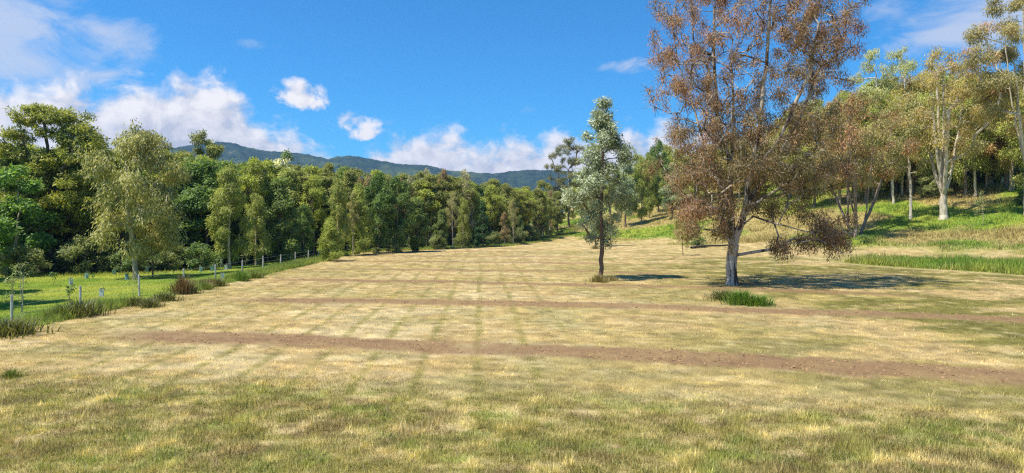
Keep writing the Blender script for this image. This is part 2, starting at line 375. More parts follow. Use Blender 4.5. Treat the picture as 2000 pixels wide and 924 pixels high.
def grow(rng, stems, targets, base_r, arch=.15, power=2.3, seg=.8, zmin_frac=.25, twigs=0, twl=.6, rmin=.012, vert=.0, jit=.05):
    pos = []; par = []; stemr = []
    def add(p, q): pos.append(np.array(p, float)); par.append(q); return len(pos) - 1
    ok_from = []
    for st in stems:
        st = [np.array(s, float) for s in st]
        # a stem may begin on an existing node
        if pos:
            d = [np.linalg.norm(st[0] - p) for p in pos]; last = int(np.argmin(d)); 
            if d[last] > .9: last = add(st[0], -1)
        else: last = add(st[0], -1)
        for a, b in zip(st[:-1], st[1:]):
            L = np.linalg.norm(b - a); n = max(1, int(round(L / seg)))
            for k in range(1, n + 1):
                t = k / n; last = add(a + (b - a) * t + rng.normal(0, jit * seg, 3) * (1 if k < n else 0), last)
    targets = sorted(targets, key=lambda t: np.linalg.norm(np.array(t) - np.array(stems[0][0])))
    depth = [0] * len(pos)
    for i in range(len(pos)): depth[i] = 0 if par[i] < 0 else depth[par[i]] + 1
    tips = []
    zs = min(t[2] for t in targets)
    for t in targets:
        t = np.array(t, float); N = np.array(pos); d = t - N; L = np.linalg.norm(d, axis=1) + 1e-6
        up = d[:, 2] / L
        cost = L * (1 + 1.4 * np.clip(vert - up, 0, 2)) + .10 * seg * np.array(depth) + np.where(N[:, 2] < zs * zmin_frac, 50, 0)
        j = int(np.argmin(cost)); a = pos[j]; D = t - a; LL = np.linalg.norm(D)
        n = max(1, int(round(LL / seg))); cpt = a + D * .5 + np.array([0, 0, arch * LL]) + rng.normal(0, .05 * LL, 3)
        last = j
        for k in range(1, n + 1):
            s = k / n; p = a * (1 - s) ** 2 + cpt * 2 * s * (1 - s) + t * s * s
            last = add(p, last); depth.append(depth[par[-1]] + 1)
        tips.append(last)
        for _ in range(twigs):
            v = rng.normal(0, 1, 3); v[2] = v[2] * .6 + .2; v /= np.linalg.norm(v); tl_ = twl * rng.uniform(.6, 1.2)
            m_ = add(t + v * tl_ * .5, last); depth.append(depth[last] + 1)
            e_ = add(t + v * tl_ + np.array([0, 0, -.12 * tl_]), m_); depth.append(depth[m_] + 1)
    pos = np.array(pos); par = np.array(par); n = len(pos)
    acc = np.zeros(n); haschild = np.zeros(n, bool); haschild[par[par >= 0]] = True
    acc[~haschild] = rmin ** power
    for i in range(n - 1, -1, -1):
        if par[i] >= 0: acc[par[i]] += acc[i]
    r = acc ** (1 / power); k = base_r / max(r[0], 1e-6); r = rmin + (r - rmin) * max(.1, (base_r - rmin) / max(r[0] - rmin, 1e-6))
    r = r * (1 + .45 * np.clip(1 - pos[:, 2] / (.9 * base_r + .35), 0, 1) ** 2 * (r > base_r * .5))
    e = np.where(par >= 0)[0]; D = pos[e] - pos[par[e]]; D /= np.linalg.norm(D, axis=1, keepdims=True) + 1e-9
    nd = np.zeros((n, 3)); nd[e] = D
    for rt in np.where(par < 0)[0]:
        ch = np.where(par == rt)[0]
        if len(ch): nd[rt] = nd[ch[0]]
    # radius at the start of an edge: the parent's for the thickest child, otherwise nearly the own
    main = {}
    for i in e:
        p = par[i]
        if p not in main or r[i] > r[main[p]]: main[p] = i
    ismain = np.array([main[par[i]] == i for i in e])
    R0 = np.where(ismain, r[par[e]], np.minimum(r[e] * 1.15, r[par[e]])); D0 = np.where(ismain[:, None], nd[par[e]], D)
    # thicker chains get more sides
    thick = np.maximum(R0, r[e]) > base_r * .28
    parts = []
    for msk, sd_ in ((thick, 9), (~thick, 4)):
        if msk.any():
            ii = np.where(msk)[0]; parts.append(tube_mesh(pos[par[e[ii]]], pos[e[ii]], R0[ii], r[e[ii]], D0[ii], D[ii], sd_))
    co = np.concatenate([p[0] for p in parts]); off = 0; ff = []
    for p in parts: ff.append(p[1] + off); off += len(p[0])
    return co, np.concatenate(ff), pos, r, tips
LEAFK = 2.05
def leaves(rng, cen, rad, per, L, W, droop=.5, flat=.7, c1=(.1, .12, .04), c2=(.15, .16, .05), c3=None, p3=0, jit=.25, shell=.5, hang=0.0, ctint=None):
    """quads: long narrow leaves / sprays around cluster centres"""
    cen = np.asarray(cen, float); n = len(cen); rad = np.broadcast_to(np.asarray(rad, float), (n,))
    cnt = np.maximum(3, (per * rng.uniform(.55, 1.4, n) * (rad / rad.mean()) ** 2)).astype(int); ci = np.repeat(np.arange(n), cnt); N = len(ci)
    v = rng.normal(0, 1, (N, 3)); v /= np.linalg.norm(v, axis=1, keepdims=True); rr_ = rng.uniform(0, 1, N) ** shell
    off = v * (rr_ * rad[ci])[:, None]; off[:, 2] *= flat
    if hang: off[:, 2] -= hang * rng.uniform(0, 1, N) ** 1.3 * rad[ci]
    p = cen[ci] + off
    ax = rng.normal(0, 1, (N, 3)); ax /= np.linalg.norm(ax, axis=1, keepdims=True)
    ax = ax * (1 - droop) + np.array([0, 0, -1]) * droop + v * .25; ax /= np.linalg.norm(ax, axis=1, keepdims=True)
    out3 = p - np.array([0, 0, cen[:, 2].mean()]); out3 /= np.linalg.norm(out3, axis=1, keepdims=True) + 1e-6
    nd_ = v * .8 + out3 * .5 + np.array([0, 0, .55]) + rng.normal(0, .55, (N, 3)); w = np.cross(ax, nd_); w /= np.linalg.norm(w, axis=1, keepdims=True) + 1e-9
    l = L * rng.uniform(.6, 1.35, N)[:, None]; ww = W * rng.uniform(.6, 1.3, N)[:, None]
    nb_ = np.cross(ax, w)
    a = p; b = p + ax * l * .5 + w * ww * .5 + nb_ * ww * .15; c_ = p + ax * l - nb_ * l * .08; d_ = p + ax * l * .5 - w * ww * .5 + nb_ * ww * .15
    co = np.stack([a, b, c_, d_], 1).reshape(-1, 3)
    c1 = np.array(c1); c2 = np.array(c2); ct = rng.uniform(0, 1, n) if ctint is None else ctint
    t = np.clip(ct[ci] + rng.normal(0, .22, N), 0, 1)[:, None]; colr = c1 + (c2 - c1) * t
    if c3 is not None:
        s = (rng.uniform(0, 1, n) < p3)[ci] & (rng.uniform(0, 1, N) < .75); colr[s] = np.array(c3)
    colr = colr * (1 + rng.uniform(-jit, jit, (N, 1))) * LEAFK
    return co, np.arange(N * 4), np.repeat(colr, 4, axis=0)
def lobes(rng, H, R, cb, n, nl, prof, spread=.28, rl=(.25, .45), low=0.0):
    """cluster centres gathered in lobes inside a crown outline prof(t)->0..1"""
    out_ = []
    L = []
    for i in range(nl):
        t = (i + rng.uniform(.1, .9)) / nl; a = i * 2.399 + rng.uniform(-.5, .5); r = prof(t) * R * rng.uniform(.45, .95) * (1 - .75 * max(0, (t - .7) / .3))
        L.append((r * math.cos(a), r * math.sin(a), H * (cb + (1 - cb) * t * .97), R * rng.uniform(*rl) * (.4 + .6 * prof(t))))
    w = np.array([l[3] ** 2 for l in L]); w /= w.sum()
    for k in rng.choice(nl, n, p=w):
        x, y, z, rl_ = L[k]; v = rng.normal(0, 1, 3); v /= np.linalg.norm(v); s = rl_ * rng.uniform(.3, 1) ** .5
        out_.append((x + v[0] * s, y + v[1] * s, z + v[2] * s * spread * 2 - (low * s)))
    return [o for o in out_ if o[2] > .3]

PROTO = {}
def proto(key, H, crown, trunk, lm, tm):
    tme = mesh_np(key + "_trunk", trunk[0], trunk[1], 4, None, True); tme.materials.append(tm)
    cme = mesh_np(key + "_crown", crown[0], crown[1], 4, crown[2], False); cme.materials.append(lm)
    PROTO[key] = (H, tme, cme)
def species(key, seed, H, R, cb, prof, n, nl, per, L, W, base_r, tm, c1, c2, lm=None, droop=.5, flat=.7, rc=.8, arch=.12, lean=.4, stemtop=.85, c3=None, p3=0, twigs=0, spread=.28, hang=0, rl=(.25, .45), stems=None, vert=.0, seg=.8, shell=.5, rmin=.012):
    rng = np.random.default_rng(seed)
    T = lobes(rng, H, R, cb, n, nl, prof, spread, rl)
    T = [t if t[2] < H - .2 else (t[0], t[1], H - .2) for t in T]
    if stems is None:
        a = rng.uniform(0, 6.28); q = [(0, 0, -.15)]
        for k in range(1, 5):
            q.append((lean * math.cos(a) * k / 4 + rng.normal(0, .12), lean * math.sin(a) * k / 4 + rng.normal(0, .12), H * stemtop * k / 4))
        stems = [q]
    co, f, pos_, r_, tips = grow(rng, stems, T, base_r, arch, twigs=twigs, vert=vert, seg=seg, rmin=rmin)
    cr = leaves(rng, T, .86 * rc * rng.uniform(.55, 1.4, len(T)), per, L, W, droop, flat, c1, c2, c3, p3, hang=hang, shell=shell)
    proto(key, H, cr, (co, f), lm or mat_leaf, tm)
umb = lambda t: (math.sin(math.pi * min(1, t * .85 + .08)) ** .7) * (.55 + .5 * t)
col_ = lambda t: max(.12, math.sin(math.pi * (t * .9 + .08)) ** .6) * (1 - .45 * t)
cone = lambda t: max(.08, 1 - t) ** .75
rnd = lambda t: max(.1, math.sin(math.pi * (t * .92 + .05))) ** .6

OL1, OL2 = (.10, .105, .024), (.17, .175, .045)
species('gum', 1, 16, 5.2, .36, umb, 150, 22, 75, .40, .15, .34, bark_dark, OL1, (.20, .20, .045), rc=.9, flat=.55, spread=.28, rl=(.18, .34), droop=.35, stemtop=.6)
species('gum2', 2, 15, 4.6, .25, umb, 150, 22, 75, .40, .15, .30, bark_grey, (.095, .105, .024), (.19, .19, .045), rc=.9, flat=.6, spread=.28, rl=(.18, .36), droop=.4, stemtop=.65)
species('gumy', 3, 12, 3.8, .35, umb, 120, 16, 80, .38, .15, .25, bark_dark, (.15, .17, .03), (.26, .27, .04), rc=.85, flat=.55, spread=.25, rl=(.2, .38), droop=.3, stemtop=.65)
species('droop', 4, 13, 3.3, .20, rnd, 190, 22, 80, .30, .10, .19, bark_pale, (.16, .155, .05), (.27, .25, .09), rc=.75, flat=1.0, droop=.7, hang=.8, spread=.5, lean=.9, stemtop=.9)
species('cas', 5, 13, 2.9, .16, lambda t: rnd(t) * (1 - .25 * t), 190, 16, 70, .48, .085, .20, bark_pale, (.125, .145, .028), (.24, .25, .050), rc=.75, flat=1.0, droop=.55, hang=.7, spread=.5, stemtop=.93)
species('cas2', 6, 11, 3.0, .07, lambda t: .5 * cone(t) + .5 * rnd(t) * (1 - .3 * t), 190, 22, 70, .46, .085, .18, bark_grey, (.13, .16, .028), (.25, .27, .05), rc=.72, flat=1.1, droop=.45, hang=.5, spread=.5, stemtop=.95)
species('dense', 7, 12, 3.4, .12, rnd, 170, 18, 95, .30, .17, .22, bark_grey, (.055, .092, .020), (.12, .17, .035), rc=.85, flat=.7, droop=.2, spread=.4)
species('dense2', 8, 11, 3.1, .05, col_, 170, 20, 95, .30, .17, .20, bark_dark, (.06, .088, .022), (.14, .175, .04), rc=.85, flat=.7, droop=.25, spread=.4)
species('bright', 9, 10, 2.7, .12, rnd, 120, 15, 75, .34, .20, .16, bark_pale, (.07, .13, .025), (.135, .20, .04), rc=.75, flat=.6, droop=.2, spread=.35)
species('brown', 10, 13, 2.4, .18, col_, 120, 16, 60, .34, .11, .18, bark_pale, (.15, .11, .045), (.22, .18, .075), rc=.75, flat=.9, droop=.6, hang=.4, spread=.45, twigs=2, c3=(.24, .13, .07), p3=.25)
species('brown2', 11, 14, 2.5, .15, col_, 120, 16, 55, .34, .11, .18, bark_white, (.14, .13, .045), (.25, .22, .10), rc=.75, flat=.9, droop=.6, hang=.4, spread=.45, twigs=3, c3=(.38, .34, .24), p3=.2)
species('cream', 12, 13, 3.3, .15, rnd, 150, 16, 85, .32, .17, .2, bark_grey, (.07, .11, .03), (.13, .17, .05), rc=.85, c3=(.62, .56, .38), p3=.33, spread=.35)
species('cypress', 13, 8, 1.2, .03, cone, 90, 16, 110, .26, .10, .12, bark_dark, (.022, .055, .016), (.045, .09, .025), rc=.5, droop=.0, spread=.5)
species('tallsparse', 14, 19, 5.0, .42, umb, 85, 12, 55, .40, .14, .27, bark_dark, (.10, .10, .045), (.17, .155, .06), rc=.95, flat=.55, spread=.2, droop=.4, stemtop=.6, twigs=2)
species('silver2', 15, 12, 2.6, .15, col_, 140, 16, 80, .28, .12, .18, bark_dark, (.11, .14, .07), (.26, .28, .165), rc=.75, flat=.8, spread=.4, droop=.35)
species('slender', 16, 15, 3.2, .38, rnd, 95, 13, 70, .34, .11, .17, bark_white, (.15, .145, .05), (.25, .23, .08), rc=.85, flat=.8, droop=.6, hang=.4, spread=.35, twigs=2)
species('hillgum', 17, 15, 4.6, .22, rnd, 150, 16, 75, .36, .12, .22, bark_pale, (.18, .145, .040), (.30, .25, .07), rc=.9, flat=.8, droop=.55, hang=.3, spread=.35, twigs=3, c3=(.27, .17, .07), p3=.2)
species('hillgum2', 18, 13, 4.0, .15, rnd, 150, 16, 75, .36, .12, .2, bark_grey, (.15, .165, .035), (.27, .28, .06), rc=.9, flat=.8, droop=.5, spread=.35, twigs=2)
species('palegreen', 19, 20, 4.2, .45, rnd, 100, 12, 75, .34, .13, .25, bark_white, (.20, .21, .085), (.31, .30, .13), rc=.95, flat=.7, droop=.4, spread=.3, twigs=2)
species('shrub', 20, 2.4, 1.3, .02, rnd, 50, 12, 60, .16, .08, .05, bark_grey, (.07, .11, .03), (.14, .18, .05), rc=.38, droop=.2, spread=.5, seg=.3, stemtop=.6, lean=.2)
species('lowbush', 21, 3.6, 2.3, .02, rnd, 80, 16, 75, .24, .12, .08, bark_grey, (.10, .115, .04), (.18, .19, .06), rc=.6, droop=.35, spread=.4, seg=.4, stemtop=.6, lean=.3)
species('sapling', 22, 2.6, .6, .25, rnd, 22, 8, 18, .12, .05, .018, bark_pale, (.12, .14, .05), (.20, .21, .09), rc=.24, droop=.4, spread=.6, seg=.25, stemtop=.9, lean=.1, rmin=.004)
species('seedling', 23, .75, .22, .1, rnd, 8, 5, 14, .10, .05, .010, bark_brown, (.05, .09, .025), (.10, .15, .04), rc=.12, droop=.1, spread=.6, seg=.1, stemtop=.8, lean=.05, rmin=.003)
species('youngtree', 24, 6.5, 2.0, .22, rnd, 70, 14, 60, .26, .09, .07, bark_brown, (.18, .165, .05), (.27, .25, .08), rc=.6, droop=.6, hang=.5, spread=.5, seg=.5, lean=.3)

# silver-leaved tree in the field
def stem_pts(*a): return [np.array(p, float) for p in a]
rng = np.random.default_rng(77)
prof_s = lambda t: [0.30, .62, .92, 1.0, .95, .80, .72, .66, .58, .42, .14][min(10, int(t * 10.99))]
Ts = lobes(rng, 14.2, 2.75, .19, 210, 30, prof_s, .38, (.18, .36))
tr = grow(rng, [stem_pts((0, 0, -.2), (.03, 0, 2), (-.05, .05, 5), (.12, 0, 8.5), (.0, 0, 13.2))], Ts, .17, .05, vert=.1, seg=.6, zmin_frac=1.0)
cr = leaves(rng, Ts, .52 * rng.uniform(.6, 1.35, len(Ts)), 105, .23, .085, .35, .85, (.105, .125, .065), (.285, .30, .195), jit=.3)
proto('silver', 14.2, cr, tr[:2], leaf_mat("silver_leaves", .25, .05, .55), bark_brown)

# the big half-bare tree: rusty leaves above, olive below, hanging side clumps
rng = np.random.default_rng(5)
k_ = 47.0 / F
T = []; tint = []
def addc(px, py, rx, ry, n, red, dy=0, depth=None):
    cx = (px - 1430) * k_; cz = (557 - py) * k_
    for _ in range(int(n * 1.3)):
        a, b = rng.normal(0, .5, 2); rd = (depth if depth else rx) * k_
        T.append((cx + a * rx * k_, dy + rng.uniform(-1, 1) * rd * 1.15, max(.7, cz + b * ry * k_))); tint.append(np.clip(rng.normal(red, .16), 0, 1))
for (px, py, rx, ry, n, red, dy, dp) in (
    (1330, 20, 55, 50, 26, .8, 0, 110), (1420, 0, 60, 55, 34, .85, 0, 140), (1510, 0, 60, 60, 34, .75, 0, 140), (1590, 30, 50, 50, 28, .7, 0, 110), (1460, -60, 80, 40, 28, .9, 0, 110), (1560, -50, 60, 40, 22, .8, 0, 90),
    (1310, 100, 45, 50, 20, .85, 0, 90), (1390, 100, 60, 50, 30, .75, 0, 150), (1480, 90, 60, 50, 22, .7, 0, 150), (1560, 75, 50, 45, 26, .55, 0, 130), (1630, 90, 36, 60, 22, .85, 0, 80), (1650, 60, 20, 40, 9, .9, 0, 50),
    (1320, 170, 45, 45, 18, .8, 0, 80), (1390, 190, 50, 50, 26, .65, 0, 130), (1480, 190, 60, 40, 24, .6, 0, 140), (1570, 150, 45, 35, 16, .45, 0, 110), (1610, 180, 34, 40, 12, .6, 0, 80),
    (1360, 260, 50, 40, 30, .55, 0, 110), (1440, 260, 60, 45, 36, .45, 0, 140), (1520, 250, 55, 40, 34, .5, 0, 120), (1580, 260, 40, 40, 22, .45, 0, 90),
    (1350, 330, 45, 40, 28, .55, 0, 90), (1420, 330, 55, 40, 30, .35, 0, 120), (1500, 330, 55, 45, 34, .25, 0, 110), (1560, 340, 40, 40, 20, .3, 0, 90),
    (1572, 375, 34, 26, 9, .35, 0, 60), (1602, 325, 28, 34, 11, .5, 0, 70), (1352, 408, 34, 24, 24, .8, -1, 50), (1405, 400, 26, 34, 14, .35, -1, 60), (1505, 398, 36, 32, 20, .12, .5, 70), (1570, 415, 26, 22, 4, .2, 0, 50), (1410, 455, 18, 34, 9, .35, -.5, 30), 
    (1602, 452, 30, 26, 26, .65, -1.0, 45), (1615, 478, 16, 14, 6, .75, -1.5, 30), (1504, 478, 18, 16, 7, .6, -1.0, 25), (1545, 470, 22, 10, 4, .5, -1, 30), (1346, 448, 16, 14, 5, .5, -1, 25)):
    addc(px, py, rx, ry, n, red, dy, dp)
def q3(px, py, y=0): return ((px - 1430) * k_, y, (557 - py) * k_)
stems = [
    [(0, 0, -.25), q3(1428, 520), q3(1433, 480), q3(1428, 420), q3(1426, 330), q3(1405, 230, .4), q3(1400, 120, .6), q3(1402, 20, .7)],
    [q3(1433, 480), q3(1446, 430, -.4), q3(1455, 360, -.6), q3(1475, 250, -.8), q3(1487, 120, -.9), q3(1494, 0, -1.0)],
    [q3(1428, 430), q3(1418, 380, .6), q3(1395, 300, 1.6), q3(1372, 200, 2.4), q3(1345, 110, 2.8), q3(1335, 30, 3.0)],
    [q3(1446, 430, -.4), q3(1470, 390, .5), q3(1520, 330, 1.0), q3(1575, 230, 1.2), q3(1610, 140, 1.2)],
    [q3(1446, 430, -.4), q3(1462, 400, -1.4), q3(1495, 375, -2.0), q3(1530, 330, -2.4), q3(1555, 305, -2.6)],
    [q3(1437, 455), q3(1460, 425, -1), q3(1500, 440, -1.6), q3(1560, 455, -1.8), q3(1600, 452, -1.8)],
    [q3(1426, 450), q3(1405, 430, -.6), q3(1375, 405, -1.0), q3(1350, 395, -1.1)],
    [q3(1426, 400), q3(1440, 330, 1.2), q3(1450, 220, 1.8), q3(1448, 100, 2.2)],
    [q3(1455, 360, -.6), q3(1500, 280, -2.0), q3(1540, 180, -2.6), q3(1560, 80, -2.8)]]
tr = grow(rng, stems, T, .37, .04, power=2.1, seg=.7, twigs=6, twl=.8, zmin_frac=.2, vert=.15, rmin=.011)
tn = np.array(tint) * .88; hh = np.array([t[2] for t in T])
# clusters on the left tip out a bit thinner; lower ones are fuller
cr = leaves(rng, T, .44 * rng.uniform(.5, 1.6, len(T)) * np.where(hh < 9, 1.1, 1.0), 138, .155, .050, .70, 1.15, (.115, .100, .038), (.24, .118, .066), jit=.4, hang=.5, ctint=tn)
proto('big', 22, cr, tr[:2], mat_dryleaf, bark_big)

# the tall umbrella gum at the left end of the forest
rng = np.random.default_rng(15); k_ = 64.0 / F; T = []
for (px, py, rx, ry, n) in ((78, 212, 34, 9, 22), (52, 228, 20, 10, 10), (118, 226, 34, 10, 22), (150, 246, 26, 11, 18), (172, 268, 20, 10, 13), (192, 288, 14, 9, 8), (80, 252, 22, 8, 8), (128, 268, 26, 9, 10), (28, 262, 26, 12, 12), (8, 290, 30, 16, 14),
        (60, 300, 34, 12, 12), (150, 305, 34, 12, 14), (105, 318, 40, 12, 14), (20, 335, 34, 16, 14), (75, 350, 40, 16, 16), (140, 350, 42, 16, 18), (175, 335, 26, 14, 10), (110, 390, 50, 18, 18), (40, 395, 34, 18, 12), (160, 395, 34, 18, 12), (90, 435, 44, 18, 10)):
    for _ in range(n):
        a, b = np.clip(rng.normal(0, .5, 2), -1, 1); T.append(((px - 75 + a * rx) * k_, rng.uniform(-1, 1) * (rx + 14) * .75 * k_, (532 - py + b * ry) * k_))
kq = lambda px, py, y=0: ((px - 75) * k_, y, (532 - py) * k_)
st = [[(0, 0, -.3), kq(76, 480), kq(80, 430), kq(86, 370), kq(92, 310), kq(84, 240)], [kq(80, 430), kq(98, 380, .5), kq(112, 320, .8), kq(130, 270, .9), kq(150, 255, 1)], [kq(86, 370), kq(70, 320, -.8), kq(55, 270, -1), kq(50, 240, -1)], [kq(98, 380, .5), kq(130, 330, -.8), kq(165, 285, -1)], [kq(80, 430), kq(60, 370, .8), kq(30, 310, 1.2)]]
tr = grow(rng, st, T, .36, .08, power=2.2, seg=.7, twigs=1, vert=.15)
cr = leaves(rng, T, .72 * rng.uniform(.6, 1.35, len(T)), 95, .34, .13, .3, .5, (.11, .12, .022), (.235, .23, .035))
proto('lgum', 16.5, cr, tr[:2], mat_leaf, bark_dark)

# pale vase-shaped gum on the slope
def multi(key, seed, H, R, nst, base_r, tm, c1, c2, split, per, ncl, spread_ang, cb=.35, c3=None, p3=0, lm=None, nbase=1):
    rng = np.random.default_rng(seed); st = []
    for b in range(nbase):
        ox = (b - (nbase - 1) / 2) * base_r * 2.2
        st.append([(ox, rng.uniform(-.2, .2) * (nbase > 1), -.3), (ox * 1.5, 0, split * .5), (ox * 2.2, 0, split)])
    for i in range(nst):
        a = i * 2.399 + rng.uniform(-.3, .3); rr_ = R * (i + .6) / nst * .8; ox = st[i % nbase][-1][0]
        dx, dy = rr_ * math.cos(a), rr_ * math.sin(a) * .8; hh_ = H * rng.uniform(.72, .92) * (1 - .25 * (i / nst))
        st.append([(ox, 0, split), (ox + dx * .35, dy * .35, split + (hh_ - split) * .25), (ox + dx * .75, dy * .75, split + (hh_ - split) * .6), (ox + dx, dy, hh_)])
    T = lobes(rng, H, R, cb, ncl, 26, rnd, .35, (.2, .36))
    tr = grow(rng, st, T, base_r, -.05, power=2.35, seg=.8, twigs=3, twl=.8, vert=.2)
    cr = leaves(rng, T, .85 * rng.uniform(.6, 1.3, len(T)), per, .32, .10, .6, .9, c1, c2, c3, p3, hang=.4)
    proto(key, H, cr, tr[:2], lm or mat_leaf, tm)
multi('vase', 31, 23, 6.6, 9, .50, bark_white, (.20, .155, .040), (.33, .26, .075), 2.6, 60, 290, 1, c3=(.27, .17, .08), p3=.15)
multi('darkstem', 32, 18, 6.2, 8, .27, bark_grey, (.145, .12, .045), (.22, .18, .06), 1.6, 78, 250, 1, c3=(.26, .13, .065), p3=.42, nbase=3)
multi('edge', 33, 30, 7.0, 8, .34, bark_white, (.15, .13, .05), (.24, .20, .07), 5, 130, 320, 1, c3=(.30, .17, .08), p3=.2)

def plant(key, px, y, py_top, label, cat='tree', name='tree', group=None, base=None, sx=1.0, rot=None, height_=None, x=None):
    H, tme, cme = PROTO[key]
    if base is not None: X_, Y_ = P(px, base)
    else: X_, Y_ = AT(px, y)
    if x is not None: X_, Y_ = x, y
    zg = hz(X_, Y_)
    h = height_ if height_ else (HY - py_top) / F * Y_ + EYE - zg
    s = h / H
    random.seed(int(px * 7 + Y_ * 13)); rot = random.uniform(0, 6.283) if rot is None else rot
    o = thing(name, (X_, Y_, zg - .03), label, cat, group, rot)
    hs = (0.5 * s + 0.5 * min(s, 1.15)) * sx
    o.scale = (hs, hs, s)
    link('trunk' if cat == 'tree' else 'stem', tme, None, o); link('crown' if cat == 'tree' else 'foliage', cme, None, o)
    return o

FE = "trees at the front of the forest edge"
front = [
 ('bright', 30, 60, 318, 'bright green broadleaf tree with forked pale trunk at the far left end of the forest', 1.1),
 ('lgum', 78, 64, 200, 'tallest spreading umbrella gum with a dark trunk and yellow-green top, left end of the forest', 1.0),
 ('gum2', -60, 68, 235, 'gum crown cut by the left frame edge beside the bright green tree', 1.0),
 ('dense', 128, 72, 330, 'dark leafy tree standing just right of the tallest umbrella gum trunk', 1.0),
 ('gum2', 178, 76, 265, 'olive gum whose branch reaches down right from the tallest umbrella gum', .9),
 ('bright', 205, 68, 385, 'small green tree glowing between the tallest gum and the pale-trunked drooping tree', .8),
 ('droop', 265, 57, 240, 'drooping olive tree with a bare curved pale trunk standing forward on the mown paddock', 1.12),
 ('youngtree', 298, 58, 412, 'small yellow-olive tree with thin brown stem just right of the curved pale trunk', 1.0),
 ('gum', 300, 84, 262, 'flat-topped gum rising behind the drooping pale-trunked tree', .8),
 ('dense', 350, 74, 318, 'dark green dense tree right of the drooping pale-trunked tree', .9),
 ('gum', 398, 92, 255, 'gum with a separate tufted top standing above its neighbours where the mountain begins', .72),
 ('dense2', 402, 76, 350, 'dark bushy tree in front of the gum with the separate tufted top', .95),
 ('cas', 448, 68, 322, 'tall feathery olive she-oak column left of the yellow-topped gum', 1.0),
 ('gumy', 496, 76, 306, 'yellow-green rounded gum crown directly left of the cream-flowering tree', .85),
 ('cas', 500, 72, 375, 'feathery she-oak below the yellow-green rounded crown', .9),
 ('dense2', 545, 76, 345, 'dark shaded tree below the cream-flowering tree', 1.1),
 ('cream', 558, 96, 294, 'tree with cream blossom over its top under the mountain ridge', .8),
 ('gumy', 612, 88, 340, 'flat yellow-green umbrella crown right of the cream-flowering tree', .75),
 ('dense', 592, 80, 395, 'dark tree under the flat yellow-green umbrella crown', .9),
 ('cas2', 645, 74, 425, 'low wide she-oak with branches sweeping to the ground near the far fence posts', 1.35),
 ('cas', 660, 84, 345, 'feathery she-oak column rising behind the low wide she-oak', .8),
 ('gum2', 640, 98, 318, 'olive crown top standing up between the cream-flowering tree and the she-oaks', .7),
 ('cas2', 700, 88, 358, 'pointed light green she-oak left of the double-topped dark tree', .9),
 ('dense', 738, 92, 330, 'dense dark green tree with a straight trunk, left half of the double-topped pair', .85),
 ('dense', 775, 94, 338, 'dense dark green tree, right half of the double-topped pair', .8),
 ('brown2', 800, 112, 335, 'golden olive gum just right of the double-topped dark pair', .85),
 ('dense2', 815, 97, 385, 'bushy dark tree with a thin pale stem at the back field edge', 1.0),
 ('brown2', 834, 116, 318, 'pale-branched slender gum with bare top, left one of the two bare-topped gums', .8),
 ('brown', 866, 114, 326, 'slender rusty-brown gum between the two bare-topped gums', .85),
 ('dense2', 862, 104, 408, 'green leafy tree in front of the slender rusty-brown gum', .9),
 ('brown2', 908, 118, 320, 'pale-branched slender gum with wide bare top, right one of the two bare-topped gums', .95),
 ('cas', 905, 108, 385, 'olive she-oak below the right bare-topped gum', .8),
 ('cypress', 943, 111, 388, 'narrow dark pointed conifer against lighter gums at the back of the field', 1.1),
 ('gumy', 958, 120, 360, 'yellow-green gum crown behind the narrow dark conifer', .75),
 ('gum2', 990, 128, 358, 'rounded olive gum crown right of the narrow dark conifer', .85),
 ('brown', 985, 118, 412, 'low rusty-brown leafy tree at the back right end of the forest edge', 1.1),
 ('dense2', 1015, 126, 420, 'short green leafy tree right of the low rusty-brown tree', .8),
 ('silver2', 1048, 150, 385, 'tree with a whitish flowering patch at the back behind the slope start', .9),
 ('gum2', 1030, 150, 365, 'olive gum behind the back right end of the forest edge', .8),
 ('slender', 523, 77, 352, 'slender white-stemmed gum in front of the dark shaded tree below the cream-flowering one', .7),
 ('slender', 690, 87, 372, 'thin white-stemmed gum between the feathery she-oak column and the pointed she-oak', .6),
 ('slender', 884, 105, 372, 'thin pale-stemmed gum between the slender rusty-brown gum and its olive neighbour', .7),
 ('slender', 1002, 118, 388, 'thin white-stemmed tree where the forest thins out at the back right', .7),
 ('cas', 1072, 140, 385, 'thin-stemmed olive she-oak left of the dark-trunked sparse gum', .8),
]
for k, px, y, pt, lab, sx in front:
    plant(k, px, y, pt, lab, sx=sx * (.88 if px > 420 else 1), group=FE, rot=0 if k == 'lgum' else None)
plant('tallsparse', 1112, 0, 268, 'tall sparse dark-trunked gum seen behind the left side of the silver tree', base=446, sx=.85, group=FE)
plant('tallsparse', 1088, 168, 285, 'thin sparse gum left of the tall dark-trunked gum', sx=.6, group=FE)
